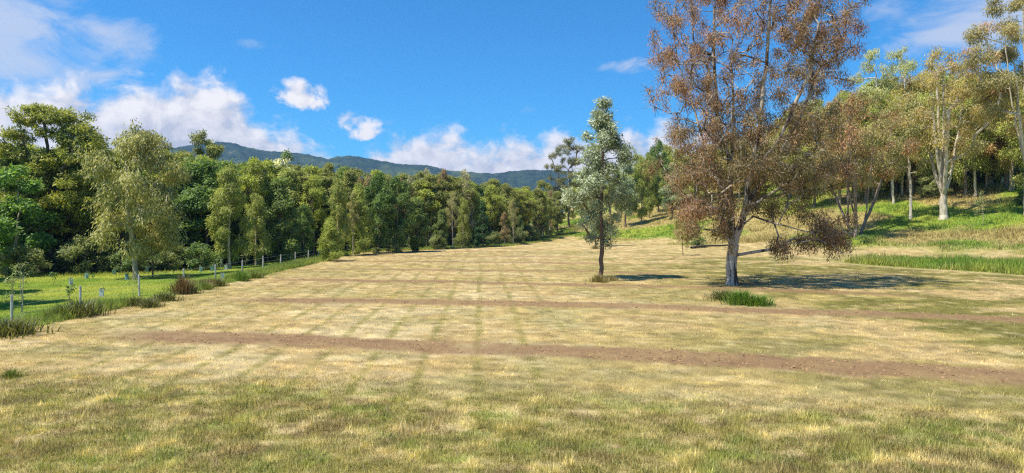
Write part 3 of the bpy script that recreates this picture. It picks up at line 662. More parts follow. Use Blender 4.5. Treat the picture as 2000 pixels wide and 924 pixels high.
# low trees and bushes along the forest foot
for k, px, y, pt, lab, sx in [
 ('lowbush', 165, 62, 462, 'rounded tan-olive bush beside the dark trunk foot of the tallest gum', 1.0),
 ('shrub', 392, 66, 472, 'bright small bush standing alone in front of the dark forest gap', 1.3),
 ('lowbush', 40, 58, 478, 'grey-green bush under the bright green tree at the far left', 1.0),
 ('shrub', 238, 63, 488, 'small green bush left of the curved pale trunk', 1.2),
 ('lowbush', 330, 66, 470, 'olive bush just right of the small yellow-olive tree', .9),
 ('lowbush', 455, 74, 470, 'feathery bush at the foot of the tall she-oak column', 1.0),
 ('shrub', 505, 80, 478, 'low green bush at the forest foot near the middle fence posts', 1.3),
 ('shrub', 590, 84, 480, 'low bush between the dark tree and the low wide she-oak', 1.3),
 ('lowbush', 772, 93, 472, 'wide bright green bush at the foot of the double-topped dark pair', 1.2),
 ('lowbush', 735, 91, 482, 'low green bush at the near corner of the forest behind the field', 1.1),
 ('lowbush', 855, 103, 458, 'pale green bush at the back field edge under the rusty-brown gum', .9),
 ('lowbush', 905, 110, 452, 'light olive bush at the back field edge left of the dark conifer', .9),
 ('lowbush', 965, 116, 452, 'green bush at the back field edge right of the dark conifer', .9),
 ('lowbush', 1010, 121, 445, 'bright green bush where the back field edge begins to rise', .9),
 ('lowbush', 1035, 132, 440, 'light green bush near the lone white post on the rise', .9)]:
    plant(k, px, y, pt, lab, 'bush', 'bush', 'bushes along the forest foot', sx=sx)

# deeper trees of the forest
LOOK = dict(gumy='yellow-green gum', dense='dark broadleaf', dense2='dark bushy', gum2='olive gum', cas='feathery she-oak', cas2='pointed she-oak', brown='brownish gum', gum='spreading gum')
def fill_label(px, k):
    for lim, nm in ((20, 'the bright green tree at the far left'), (95, 'the tallest umbrella gum'), (170, 'the dark leafy tree right of the tallest gum'), (225, 'the small glowing green tree'), (290, 'the curved pale trunk'), (340, 'the small yellow-olive tree'),
                    (380, 'the dense dark tree'), (425, 'the gum with the tufted top'), (475, 'the tall she-oak column'), (520, 'the yellow-topped gum'), (580, 'the cream-flowering tree'), (625, 'the flat yellow-green umbrella crown'), (680, 'the low wide she-oak'),
                    (720, 'the pointed light green she-oak'), (785, 'the double-topped dark pair'), (825, 'the golden olive gum'), (885, 'the slender rusty-brown gum'), (925, 'the right bare-topped gum'), (965, 'the narrow dark conifer'), (1005, 'the low rusty-brown tree'), (9999, 'the back right end of the forest')):
        if px < lim: return 'shaded ' + LOOK[k] + ' deep behind ' + nm
rg = random.Random(3); FILL = ['dense', 'gum2', 'gum2', 'cas', 'dense2', 'gumy', 'brown', 'gum']
n = 0
for px in range(-90, 1090, 19):
    for row in range(2):
        base_y = float(tl(AT(px, 80)[0])); base_y = [b for b in np.linspace(45, 260, 400) if b > tl((px - HX) / F * b)][0]
        y = base_y + 7 + row * 10 + rg.uniform(-3, 3); p2 = px + rg.uniform(-9, 9)
        topy = np.interp(px, [0, 200, 330, 430, 500, 620, 700, 820, 950, 1080], [295, 300, 308, 318, 325, 335, 345, 350, 362, 378]) + rg.uniform(-14, 14) - row * 4
        if 920 < px < 1080: topy += 4
        FK = FILL[rg.randrange(len(FILL))]
        plant(FK, p2, y, topy, fill_label(px, FK), group='trees deep in the forest', sx=rg.uniform(.85, 1.15))
        n += 1

# ---- trees of the field and of the slope
big = plant('big', 1430, 47, 0, 'huge half-bare gum with rusty brown leaves and peeling trunk standing in the field', base=557, height_=22.0, rot=0)
plant('silver', 1175, 52, 185, 'slim silver-leaved tree with a single brown stem standing alone in the field', base=545, rot=.6)
plant('silver2', 1163, 0, 300, 'thin-stemmed tree directly behind the silver-leaved field tree', base=482, sx=.55, rot=2)
plant('silver2', 1222, 0, 292, 'silvery dark-trunked tree on the slope foot right of the silver-leaved field tree', base=443, sx=.9)
SL = 'trees on the right hand slope'
plant('cas', 1253, 0, 305, 'thin straight olive tree on the slope between the silvery and the dark green trees', base=436, sx=.7, group=SL)
plant('dense', 1286, 0, 268, 'dark green tree high on the slope left of the huge rusty gum', base=415, sx=.62, group=SL)
plant('cas', 1268, 0, 300, 'slender olive sapling tree touching the dark green slope tree', base=425, sx=.55, group=SL)
plant('silver2', 1313, 0, 318, 'low silvery tree with foliage to the ground left of the huge rusty gum', base=428, sx=1.1, group=SL)
plant('youngtree', 1334, 0, 400, 'thin brown pole-like young tree left of the huge rusty gum', base=499, sx=.6)
plant('darkstem', 1672, 0, 178, 'dark multi-stemmed gum with brown foliage on the slope right of the huge rusty gum', base=462, rot=.3)
plant('vase', 1843, 0, 84, 'pale gum with thick cream trunk and branches fanning out like a vase', base=428, rot=.4, sx=.92)
plant('slender', 1779, 0, 190, 'slender white-trunked tree between the dark multi-stemmed gum and the pale vase-shaped gum', base=428)
plant('slender', 1745, 0, 200, 'pale-stemmed tree higher on the slope behind the dark multi-stemmed gum', base=398, group=SL)
plant('palegreen', 1706, 0, 84, 'tall pale green gum top against the sky, left one of the pale pair', base=385, sx=.75, group=SL)
plant('palegreen', 1762, 0, 82, 'tall pale green gum top against the sky, right one of the pale pair', base=380, sx=.75, group=SL)
plant('slender', 1905, 0, 165, 'narrow brownish tree with thin white stem right of the pale vase-shaped gum', base=385, sx=.9, group=SL)
plant('edge', 2006, 0, -70, 'tall white-limbed gum cut by the right frame edge', base=420, rot=2.0)
plant('hillgum', 1880, 0, 135, 'brown-leaved gum behind the pale vase-shaped gum', base=362, group=SL)
plant('hillgum', 1935, 0, 140, 'wide brown-leaved gum between the vase-shaped gum and the right edge gum', base=360, sx=1.1, group=SL)
plant('hillgum2', 1690, 0, 205, 'yellow-green gum under the left pale gum top', base=395, group=SL)
plant('hillgum2', 1740, 0, 185, 'yellow-green gum under the right pale gum top', base=385, group=SL)
plant('hillgum', 1640, 0, 190, 'olive brown tree showing through the right side of the huge rusty gum', base=400, group=SL)
plant('hillgum', 1800, 0, 140, 'golden brown tree filling the gap left of the vase-shaped gum top', base=372, group=SL)
plant('hillgum2', 1590, 0, 250, 'green slope tree glimpsed behind the right limbs of the huge rusty gum', base=405, group=SL)
plant('hillgum', 1975, 0, 150, 'brown slope tree directly behind the right edge gum', base=372, group=SL)
plant('dense2', 1996, 0, 372, 'dark leafy bush at the right frame edge on the slope', 'bush', 'bush', base=402, sx=1.6)
plant('sapling', 1918, 0, 0, 'thin bare sapling in the slope grass right of the vase-shaped gum', base=442, height_=5, sx=.8)
plant('shrub', 1690, 0, 0, 'dry brownish shrub at the foot of the dark multi-stemmed gum', 'bush', 'bush', base=476, height_=1.3, sx=1.6)
plant('shrub', 1360, 0, 0, 'dark green bush beside the log-shaped shadow form behind the huge rusty gum', 'bush', 'bush', base=484, height_=2.6)
plant('sapling', 1513, 0, 0, 'brown sapling under the right side of the huge rusty gum', base=531, height_=2.6, sx=.8)
LOOK.update(hillgum='brown-leaved', hillgum2='yellow-green', slender='white-stemmed')
def slope_label(px, k):
    for lim, nm in ((1330, 'the silvery tree at the slope foot'), (1400, 'the left side of the huge rusty gum'), (1470, 'the trunk of the huge rusty gum'), (1560, 'the right limbs of the huge rusty gum'), (1640, 'the hanging right foliage of the huge gum'), (1720, 'the dark multi-stemmed gum'), (1800, 'the slender white-trunked tree'), (1880, 'the pale vase-shaped gum'), (1950, 'the narrow white-stemmed tree'), (9999, 'the white-limbed gum at the right edge')):
        if px < lim: return LOOK[k] + ' slope tree partly hidden behind ' + nm
for px, y, tp, k, lab in ((1060, 185, 352, 'gum2', 'round olive gum far behind the thin sparse gum'), (1136, 190, 335, 'hillgum2', 'yellow-green gum seen through the left half of the silver tree crown'), (1153, 200, 345, 'dense', 'dark tree far behind the silver tree stem'),
        (1192, 195, 318, 'gum2', 'olive gum just right of the silver tree stem in the distance'), (1208, 205, 330, 'cas', 'feathery tree far behind the silvery dark-trunked slope tree'), (1243, 190, 300, 'hillgum2', 'yellow-green gum right of the silvery dark-trunked slope tree'),
        (1270, 185, 296, 'dense2', 'dark bushy slope tree behind the slender olive sapling tree'), (1300, 175, 280, 'cas', 'feathery green slope tree above the low silvery tree'), (1322, 165, 290, 'hillgum2', 'green slope tree between the low silvery tree and the pole-like young tree'), (1120, 205, 352, 'cas', 'feathery tree filling the gap right of the tall dark-trunked sparse gum'), (1172, 215, 338, 'gum2', 'distant olive gum directly behind the silver tree crown')):
    plant(k, px, y, tp, lab, group=SL)
hg = ['hillgum', 'hillgum2', 'hillgum2', 'hillgum', 'hillgum2', 'slender', 'hillgum']
rg = random.Random(12)
for i in range(84):
    if i < 20: px = 1385 + (i * 11) % 240 + rg.uniform(-8, 8); bs = rg.uniform(345, 398)
    elif i < 32: px = 1235 + (i - 20) * 14 + rg.uniform(-5, 5); bs = rg.uniform(385, 400)
    else: px = 1560 + ((i - 32) * 37) % 470 + rg.uniform(-8, 8); bs = rg.uniform(305, 392)
    X_, Y_ = P(px, bs)
    if Y_ > 330 or Y_ < 60: continue
    tp = np.interp(px, [1230, 1330, 1400, 1500, 1560, 1650, 1800, 2000], [318, 290, 270, 235, 190, 165, 135, 135]) + rg.uniform(0, 34)
    hgt = (HY - tp) / F * Y_ + EYE - hz(X_, Y_); hgt = min(max(hgt, 8), 24)
    plant(hg[i % 7], px, 0, 0, slope_label(px, hg[i % 7]), base=bs, height_=hgt, group='trees high on the slope', sx=rg.uniform(.8, 1.1))
for i in range(16):
    px = 1420 + i * 37 + rg.uniform(-12, 12); bs = rg.uniform(338, 385)
    plant('lowbush', px, 0, 0, ['yellow-green bush', 'olive bush'][i % 2] + ' on the slope ' + slope_label(px, 'gum').split('partly hidden ')[1], 'bush', 'bush', 'bushes under the slope trees', base=bs, height_=rg.uniform(3, 5.5))
# slope crest and left-of-frame trees that throw their shade into the paddock
for i, (x, y, h) in enumerate(((-33.6, 36.5, 13), (-39.5, 43.5, 12.5), (-47, 52.5, 12))):
    plant(['gum2', 'gum2', 'dense'][i], 0, y, 0, ['gum beyond the left frame edge shading the near paddock', 'leafy tree beyond the left frame edge shading the paddock centre', 'dark tree beyond the left frame edge near the forest corner'][i], x=x, height_=h)

# ------------------------------------------------------------------ undergrowth mass at the forest foot
rng = np.random.default_rng(9)
cen = []
for px in np.arange(-120, 1100, 3.2):
    by = [b for b in np.linspace(45, 260, 200) if b > tl((px - HX) / F * b)]
    y = by[0] + rng.uniform(.5, 9); x = (px - HX) / F * y
    cen.append((x, y, hz(x, y) + rng.uniform(.1, 1.3)))
lv = leaves(rng, cen, rng.uniform(.5, 1.2, len(cen)), 60, .3, .15, .1, .8, (.035, .05, .018), (.085, .11, .034))  # shade of the forest foot put into these darker leaf colours
link("undergrowth", mesh_np("undergrowth", lv[0], lv[1], 4, lv[2]), mat_leaf, kind='stuff')

# ------------------------------------------------------------------ grass
def blades(rng, x, y, h, w, cols, lay=.35, name="grass", nper=1, spread=.0):
    n = len(x)
    if nper > 1:
        x = np.repeat(x, nper) + rng.normal(0, 1, n * nper) * np.repeat(spread * np.ones(n), nper); y = np.repeat(y, nper) + rng.normal(0, 1, n * nper) * np.repeat(spread * np.ones(n), nper)
        h = np.repeat(h, nper); w = np.repeat(w, nper); cols = np.repeat(cols, nper, 0); lay = np.repeat(lay * np.ones(n), nper); n = n * nper
    z = height(x, y) - .012
    a = rng.uniform(0, 2 * math.pi, n); hh = h * rng.uniform(.5, 1.3, n); ly = np.clip(rng.normal(lay, .25, n), 0, .97)
    dx = np.cos(a) * hh * ly; dy = np.sin(a) * hh * ly; dz = hh * np.sqrt(1 - ly * ly)
    b = a + rng.uniform(-.9, .9, n) + math.pi / 2; wx = np.cos(b) * w * .5; wy = np.sin(b) * w * .5
    p = np.stack([x, y, z], -1)
    co = np.stack([p - np.stack([wx, wy, 0 * wx], -1), p + np.stack([wx, wy, 0 * wx], -1), p + np.stack([dx, dy, dz], -1)], 1).reshape(-1, 3)
    cols = cols * rng.uniform(.55, 1.4, (n, 1))
    return mesh_np(name, co, np.arange(n * 3), 3, np.repeat(cols, 3, 0))
rng = np.random.default_rng(100)
def scatter(n, y0, y1, a0=-.84, a1=.84):
    r = y0 * (y1 / y0) ** rng.uniform(0, 1, n); t = rng.uniform(a0, a1, n); return r * t, r      # x/y = t
# short cut grass over the whole field
x, y = scatter(620000, 10.0, 95)
c, lush, soil, near, forest, hm, band = cover(x, y)
keep = (rng.uniform(0, 1, len(x)) > soil * .93) & (lush < .5); x, y, c, near = x[keep], y[keep], c[keep], near[keep]
tuft = fbm(x / .35, y / .35, 300, 3); tall = ss(.45, .75, tuft)
h = (.040 + .06 * tall) * (1 + near * (.5 + 1.3 * ss(.4, .7, fbm(x / 1.1, y / 1.1, 305, 3)))); w = .0060 + .00052 * y
link("mown_grass", blades(rng, x, y, h, w, c * (.66 + .92 * tall[:, None]) , .58 - .15 * near, "mown_grass"), mat_grass, kind='stuff')
# uncut tufts in the foreground
x, y = scatter(15000, 10.0, 22)
c, lush, soil, near, forest, hm, band = cover(x, y)
keep = (near > rng.uniform(.1, 1, len(x))) & (fbm(x / .9, y / .9, 310, 3) > .47); x, y, c = x[keep], y[keep], c[keep]
tip = rng.uniform(0, 1, (len(x), 1)); c = c * .7 + (np.array([.22, .28, .05]) * (1 - tip) + np.array([.62, .48, .22]) * tip) * .5
link("foreground_grass", blades(rng, x, y, np.full(len(x), .13), np.full(len(x), .012), c, .55, "foreground_grass", 16, .045), mat_grass, kind='stuff')
# dry seed stalks standing above the cut grass
x, y = scatter(5200, 10.0, 30)
c, lush, soil, near, forest, hm, band = cover(x, y)
keep = (soil < .3) & (lush < .5) & (fbm(x / 1.6, y / 1.6, 315, 3) + .25 * near > .50); x, y = x[keep], y[keep]
link("dry_stalks", blades(rng, x, y, rng.uniform(.12, .26, len(x)), np.full(len(x), .010), np.tile([.52, .41, .22], (len(x), 1)), .5, "dry_stalks", 3, .05), mat_grass, kind='stuff')
# paddock lawn and forest-foot grass
x, y = scatter(150000, 24, 100, -.86, -.17)
c, lush, soil, near, forest, hm, band = cover(x, y)
keep = (lush > .5) & (x < 0) & (forest < .8); x, y, c, forest = x[keep], y[keep], c[keep], forest[keep]
ed = np.clip(1 - np.abs(y - tl(x) + 1.0) / 3.0, 0, 1)
h = .07 + .42 * ed * rng.uniform(.3, 1, len(x)); w = .012 + .00060 * y
c = c + ed[:, None] * np.array([.03, .0, .005])
link("paddock_grass", blades(rng, x, y, h, w, c, .4, "paddock_grass"), mat_grass, kind='stuff')
# long grass along the fence
t_ = rng.uniform(0, 1, 9000) ** .8; y = 22 + t_ * 73
x = -20.4 - 0.02 * np.maximum(0, y - 45) - np.abs(rng.normal(.45, .75, len(y))) ; dn = fbm(y / 2.2, y * 0, 320, 3); keep = rng.uniform(.46, .76, len(y)) < dn + .16 * ss(50, 66, y); x, y = x[keep], y[keep]
g_ = fbm(y / 3, y * 0 + 3, 322, 2)[:, None]
c = np.array([.22, .29, .045]) * (1 - g_) + np.array([.42, .45, .10]) * g_; c = np.where((np.abs(y - 45.9) < .9)[:, None], np.array([.30, .19, .09]) * 1.0, c)
link("fence_line_grass", blades(rng, x, y, rng.uniform(.22, .62, len(y)), np.full(len(y), .03), c, .4, "fence_line_grass", 14, .12), mat_grass, kind='stuff')
# tall grass of the slope and the band at its foot
def hill_pts(n, y0, y1):
    x, y = scatter(n, y0, y1, .02, .84); c, lush, soil, near, forest, hm, band = cover(x, y)
    k = (np.maximum(hm, band) > .4) ; return x[k], y[k], c[k], band[k]
x, y, c, bd = hill_pts(90000, 50, 210)
link("slope_grass", blades(rng, x, y, .24 + .22 * bd + .35 * ss(.45, .65, fbm(x / 3, y / 3, 330, 3)), .03 + .0006 * y, c * 1.05, .35, "slope_grass", 3, .15), mat_grass, kind='stuff')
# back strip between field and forest
x = rng.uniform(-24, 26, 26000); y = np.interp(x, [-24, -22, -12, 0, 10, 20, 40], [90, 93, 103, 116, 142, 170, 190]) + rng.uniform(-1, 6, len(x)) * (1 + .06 * np.maximum(0, x))
c = cover(x, y)[0]
link("back_strip_grass", blades(rng, x, y, np.full(len(x), .35), np.full(len(x), .09), c * .6 + np.array([.13, .17, .03]), .35, "back_strip_grass", 2, .15), mat_grass, kind='stuff')
# clods on the ripped soil strips
x, y = scatter(120000, 15, 60); s_ = strips(x, y); k = s_ > rng.uniform(.35, 1.5, len(x)); x, y = x[k], y[k]
k = rng.uniform(0, 1, len(x)) < .5; x, y = x[k], y[k]
n = len(x); z = height(x, y) + .012; r = (.012 + .04 * rng.uniform(0, 1, n) ** 3) * (1 + y / 60)
oc = np.array([[1, 0, 0], [0, 1, 0], [-1, 0, 0], [0, -1, 0], [0, 0, 1.]])
co = np.stack([x, y, z], -1)[:, None] + oc[None] * (r[:, None, None] * rng.uniform(.6, 1.3, (n, 5, 3))) + rng.normal(0, .3, (n, 5, 3)) * r[:, None, None] * np.array([1, 1, .4])
f = (np.array([0, 1, 4, 1, 2, 4, 2, 3, 4, 3, 0, 4])[None] + (np.arange(n) * 5)[:, None]).ravel()
cc = np.repeat(np.array([.28, .18, .095]) * rng.uniform(.6, 1.3, (n, 1)), 5, 0)
mat_clod = newmat("soil_clod"); finish(princ(attr(), .95, None, .1))
link("soil_clods", mesh_np("soil_clods", co.reshape(-1, 3), f, 3, cc), mat_clod, kind='stuff')

# ------------------------------------------------------------------ tussocks (single plants)
def tussock(seed, n, h, sp, c1, c2, w=.02, lay=.45):
    rng = np.random.default_rng(seed); a = rng.uniform(0, 6.283, n); r = np.minimum(np.abs(rng.normal(0, sp, n)), sp * 2.2); x = r * np.cos(a); y = r * np.sin(a)
    hh = h * rng.uniform(.45, 1.1, n) * np.exp(-(r / (sp * 2.6)) ** 2); a2 = a + rng.normal(0, .7, n); ly = np.clip(np.abs(rng.normal(lay, .2, n)), 0, .9)
    m = np.stack([x + np.cos(a2) * hh * ly * .4, y + np.sin(a2) * hh * ly * .4, hh * .62], -1); t = np.stack([x + np.cos(a2) * hh * ly, y + np.sin(a2) * hh * ly, hh * np.sqrt(1 - ly * ly)], -1)
    p = np.stack([x, y, 0 * x - .03], -1); b = a2 + math.pi / 2 + rng.uniform(-.8, .8, n); W = np.stack([np.cos(b), np.sin(b), 0 * b], -1) * w * .5
    co = np.stack([p - W, p + W, m + W * .8, t, m - W * .8], 1)
    # quad + tri as two quads (degenerate free): p-W,p+W,m+W,m-W  and  m-W,m+W,t
    co2 = np.stack([p - W, p + W, m + W * .8, m - W * .8, t], 1).reshape(-1, 3); i = (np.arange(n) * 5)[:, None]
    f = np.concatenate([i + np.array([[0, 1, 2]]), i + np.array([[0, 2, 3]]), i + np.array([[3, 2, 4]])], 1).ravel()
    k = rng.uniform(0, 1, (n, 1)); col = (np.array(c1) * (1 - k) + np.array(c2) * k) * rng.uniform(.75, 1.25, (n, 1))
    return mesh_np("tussock", co2, f, 3, np.repeat(col, 5, 0))
tg = {'dark': tussock(1, 380, .85, .42, (.07, .085, .028), (.24, .23, .08), .028), 'green': tussock(2, 480, .95, .34, (.09, .18, .025), (.22, .33, .05), .026),
      'brown': tussock(3, 420, 1.15, .32, (.17, .10, .045), (.27, .17, .08), .03), 'dry': tussock(4, 420, .7, .42, (.22, .17, .07), (.36, .29, .12), .02), 'olive': tussock(5, 380, .9, .45, (.13, .16, .035), (.25, .28, .06), .026)}
def put_tussock(kind, px, py, s, label, sx=1.0):
    X_, Y_ = P(px, py); o = link("grass_tussock", tg[kind], mat_grass, None, label=label, category='grass tussock', group='grass tussocks'); o.location = (X_, Y_, hz(X_, Y_)); o.scale = (s * sx, s * sx, s); o.rotation_euler = (0, 0, px * .37)
for a in [('dark', 158, 618, 1.15, 'big dark olive tussock at the foot of the nearest fence post', 1.3), ('dark', 14, 655, 1.0, 'dark tussock at the left frame edge where the field border starts', 1.8), ('dark', 268, 597, .7, 'low dark tussock at the foot of the second fence post', 1.2),
          ('dark', 292, 600, .7, 'small dark tussock just right of the second fence post', 1.2), ('olive', 118, 622, .8, 'olive tussock left of the big dark one at the nearest fence post', 1.3), ('dark', 322, 588, .75, 'low dark tussock between the second and third fence posts', 1.5), ('brown', 357, 574, 1.15, 'upright rusty brown tussock at the third fence post', .9),
          ('dark', 370, 573, .85, 'dark green tussock touching the rusty brown one', 1.0), ('dark', 428, 559, .75, 'dark brownish tussock at the fourth fence post', 1.0), ('olive', 404, 565, .6, 'low olive tussock between the third and fourth fence posts', 1.3), ('green', 472, 549, 1.0, 'bright green tussock at the fifth fence post', .9), ('olive', 500, 543, .7, 'low olive tussock right of the fifth fence post', 1.3),
          ('green', 1446, 595, 1.05, 'bright green tussock at the foot of the huge rusty gum', 1.25), ('dark', 1415, 585, .8, 'dark low weeds left of the huge rusty gum trunk', 1.7), ('green', 1480, 596, .7, 'small green tuft right of the bright tussock under the huge gum', 1.9), ('dry', 1170, 551, 1.0, 'dry straw tussock around the foot of the silver-leaved tree', 1.2), ('dry', 1194, 548, .7, 'small dry tuft right of the silver-leaved tree foot', 1.2),
          ('dry', 1163, 486, 1.0, 'dry tuft at the foot of the thin stem behind the silver-leaved tree', 1.0), ('olive', 22, 738, .34, 'small olive tuft near the left frame edge in the foreground', 1.1)]:
    put_tussock(*a[:5], a[5])

# ------------------------------------------------------------------ mesh parts: posts, guards
def lathe(name, prof_, sides=10, jit=0, seed=0, cap=True):
    rng = np.random.default_rng(seed); co = []; f = []
    for r, z in prof_:
        for i in range(sides):
            a = i / sides * 2 * math.pi; rr_ = r * (1 + rng.uniform(-jit, jit)); co.append((rr_ * math.cos(a), rr_ * math.sin(a), z))
    n = len(prof_)
    for k in range(n - 1):
        for i in range(sides): j = (i + 1) % sides; f.append((k * sides + i, k * sides + j, (k + 1) * sides + j, (k + 1) * sides + i))
    if cap: f.append(tuple((n - 1) * sides + i for i in range(sides)))
    me = bpy.data.meshes.new(name); me.from_pydata(co, [], f); me.update(); return me
mat_post = bark_mat("weathered_post", (.62, .58, .53), (.40, .36, .32), 2.0, .3)
mat_strainer = bark_mat("grey_post", (.34, .34, .34), (.20, .19, .19), 2.0, .3)
post_me = lathe("post", [(.058, -.2), (.058, .3), (.056, .8), (.054, 1.20), (.045, 1.25), (.02, 1.26)], 10, .07, 3)
post_me.materials.append(mat_post)
mat_wire = newmat("galvanised_wire"); p_ = princ((.45, .45, .44), .4, None, .5); finish(p_)
fence = thing("wire_fence", (-22.6, 34.8, hz(-22.6, 34.8)), 'post and wire fence with pale wooden posts along the left side of the field', 'fence')
pps = []
ydep = [30.0] + [1303 * 22.5 / (1000 - p) for p in (157, 272, 358, 421, 473, 514, 548, 577, 602, 622)] + [82.2, 86.6, 91.0, 95.5]
for i, y in enumerate(ydep):
    x = -22.5 if i < 11 else -22.5 - .0 * i
    zg = hz(x, y); o = link("post", post_me, None, fence); o.location = (x + 22.6, y - 34.8, zg - fence.location.z); o.rotation_euler = (rg.uniform(-.03, .03), rg.uniform(-.03, .03), i); o.scale = (1, 1, rg.uniform(.93, 1.05))
    pps.append((x, y, zg))
def wires(name, pts, hs, parent, ox):
    P0 = []; P1 = []
    for h_ in hs:
        for a, b in zip(pts[:-1], pts[1:]): P0.append((a[0] - ox[0], a[1] - ox[1], a[2] + h_ - ox[2])); P1.append((b[0] - ox[0], b[1] - ox[1], b[2] + h_ - ox[2]))
    P0 = np.array(P0); P1 = np.array(P1); D = P1 - P0; D /= np.linalg.norm(D, axis=1, keepdims=True); R = np.full(len(P0), .004)
    c_, f_ = tube_mesh(P0, P1, R, R, D, D, 4); link(name, mesh_np(name, c_, f_, 4), mat_wire, parent)
for hh_ in (.35, .75, 1.12): wires("wire", pps, [hh_], fence, fence.location)
# fence at the back of the field
back_px = [(716, 487), (760, 485), (800, 483), (857, 479), (905, 476), (950, 473), (985, 470), (1020, 467), (1058, 463)]
fb = None; bp = []
for i, (a, b) in enumerate(back_px):
    X_, Y_ = P(a, b + 4); zg = hz(X_, Y_)
    if fb is None: fb = thing("wire_fence", (X_, Y_, zg), 'far wire fence along the back edge of the field in front of the forest', 'fence')
    o = link("post", post_me, None, fb); o.location = (X_ - fb.location.x, Y_ - fb.location.y, zg - fb.location.z); bp.append((X_, Y_, zg))
for hh_ in (.35, .75, 1.12): wires("wire", bp, [hh_], fb, fb.location)
me = lathe("strainer_post", [(.14, -.2), (.14, .6), (.135, 1.38), (.10, 1.42), (.03, 1.43)], 12, .03, 5); X_, Y_ = P(433, 522)
o = link("strainer_post", me, mat_strainer, None, label='thick grey post standing alone in the paddock near the forest edge', category='post'); o.location = (X_, Y_, hz(X_, Y_))
# dark log shape standing in for the shadow behind the big tree
mat_shadow_log = bark_mat("shadow_log_dark", (.05, .04, .03), (.11, .085, .06)); a_ = P(1350, 486); b_ = P(1424, 480)
L0 = np.array([a_[0], a_[1], hz(*a_) + .14]); L1 = np.array([b_[0], b_[1], hz(*b_) + .22]); pts_ = [L0 + (L1 - L0) * t + np.array([0, 0, .10 * math.sin(t * 5)]) for t in np.linspace(0, 1, 8)]
pa = np.array(pts_[:-1]); pb = np.array(pts_[1:]); D = pb - pa; D /= np.linalg.norm(D, axis=1, keepdims=True); rr0 = np.linspace(.2, .11, 8)
c_, f_ = tube_mesh(pa, pb, rr0[:-1], rr0[1:], D, np.concatenate([D[1:], D[-1:]]), 9); c_ = c_ - L0
o = link("shadow_log", mesh_np("shadow_log", c_, f_, 4, None, True), mat_shadow_log, None, label='dark log shape added for the shadow behind the huge rusty gum', category='shadow shape'); o.location = L0

# tree guards with their seedlings
def sleeve(name, colr):
    w = .14; co = []; f = []
    for z in (0, .15, .30, .45):
        s = w * (1 + .05 * math.sin(z * 20))
        for dx, dy in ((-1, -.9), (1, -1.05), (0.1, 1.1)): co.append((dx * s, dy * s * .9, z))
    for k in range(3):
        for i in range(3): j = (i + 1) % 3; f.append((k * 3 + i, k * 3 + j, (k + 1) * 3 + j, (k + 1) * 3 + i))
    me = bpy.data.meshes.new(name); me.from_pydata(co, [], f); me.update()
    m = newmat(name + "_plastic"); d = S.nt.nodes.new('ShaderNodeBsdfDiffuse'); t = S.nt.nodes.new('ShaderNodeBsdfTranslucent'); n_ = noise(objco(), 9, 3, .5)
    c_ = mul(mix(0.0, colr, colr), n_ * .3 + .85); S.nt.links.new(c_.v, d.inputs[0]); S.nt.links.new(c_.v, t.inputs[0])
    a = S.nt.nodes.new('ShaderNodeMixShader'); a.inputs[0].default_value = .4; S.nt.links.new(d.outputs[0], a.inputs[1]); S.nt.links.new(t.outputs[0], a.inputs[2]); finish(a.outputs[0]); me.materials.append(m); return me
teal = sleeve("teal_sleeve", (.36, .56, .52)); white = sleeve("white_sleeve", (.62, .68, .68))
stake_me = lathe("stake", [(.013, -.1), (.013, .62), (.004, .66)], 6); stake_me.materials.append(bark_pale)
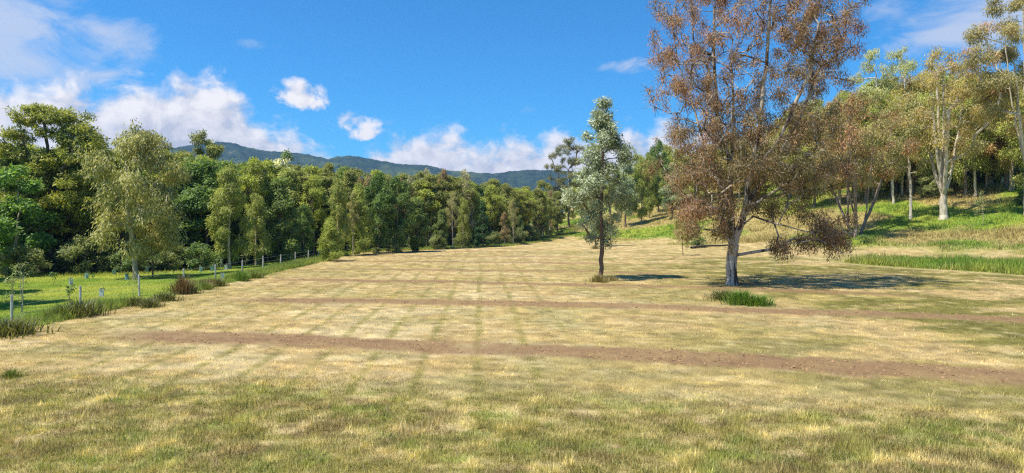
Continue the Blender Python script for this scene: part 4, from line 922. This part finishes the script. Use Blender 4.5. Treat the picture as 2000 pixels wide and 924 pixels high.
for i, (px, py, kind, lab) in enumerate([
    (200, 579, 'w', 'largest pale plastic tree guard, in the paddock between the first two fence posts'), (137, 556, 'w', 'white tree guard left of the nearest fence post'),
    (222, 536, 't', 'pale blue-green guard under the small bush left of the curved pale trunk'), (248, 546, 't', 'bright teal guard just left of the curved pale trunk foot'),
    (366, 562, 'w', 'white guard half hidden behind the rusty brown tussock'), (435, 545, 'w', 'white guard just right of the fourth fence post'),
    (168, 544, 't', 'faint teal guard in the shade strip left of the curved trunk'), (286, 531, 't', 'small teal guard right of the curved pale trunk'),
    (374, 527, 't', 'teal guard, leftmost of the row near the grey post'), (393, 530, 't', 'teal guard second from left in the row near the grey post'), (414, 529, 't', 'teal guard just left of the grey post'), (441, 527, 'w', 'pale guard just right of the grey post')]):
    X_, Y_ = P(px, py); g = thing("tree_guard", (X_, Y_, hz(X_, Y_)), lab, 'tree guard', 'plastic tree guards in the paddock', i * 1.3)
    link("sleeve", teal if kind == 't' else white, None, g); s1 = link("stake", stake_me, None, g); s1.location = (.10, -.1, 0); s2 = link("stake", stake_me, None, g); s2.location = (-.10, -.1, 0)
    pl = plant('seedling', px, 0, 0, 'seedling inside the ' + lab.replace(' in the paddock', ''), 'seedling', 'seedling', 'guarded seedlings', base=py, height_=rg.uniform(.6, .85))
for px, py, h_, k, lab in [(104, 558, 1.3, 'seedling', 'dark unguarded seedling left of the white tree guard'), (139, 596, 1.4, 'seedling', 'thin dark weed-like seedling just left of the nearest fence post'), (181, 549, .7, 'seedling', 'tiny dark seedling between the white and the teal guards'),
                            (340, 537, .9, 'seedling', 'tiny seedling in the paddock left of the third fence post'), (262, 578, 1.5, 'sapling', 'pale sapling just left of the second fence post'), (480, 520, 2.0, 'sapling', 'pale green sapling above the fifth fence post')]:
    plant(k, px, 0, 0, lab, 'seedling', 'seedling', base=py, height_=h_)
sp = plant('sapling', 37, 0, 0, 'sparse young tree tied between two pale stakes at the left edge of the paddock', base=612, height_=2.7, sx=.9)
st_me = lathe("support_stake", [(.022, -.1), (.02, 1.8), (.008, 1.84)], 6); st_me.materials.append(bark_pale)
for dx in (-.25, .25):
    X_, Y_ = P(37, 612); o = link("support_stake", st_me, None, None, label=['left', 'right'][dx > 0] + ' pale timber stake beside the sparse young tree at the paddock edge', category='stake', group='sapling stakes'); o.location = (X_ + dx, Y_ - .1, hz(X_ + dx, Y_ - .1)); o.rotation_euler = (0, dx * .08, 0)
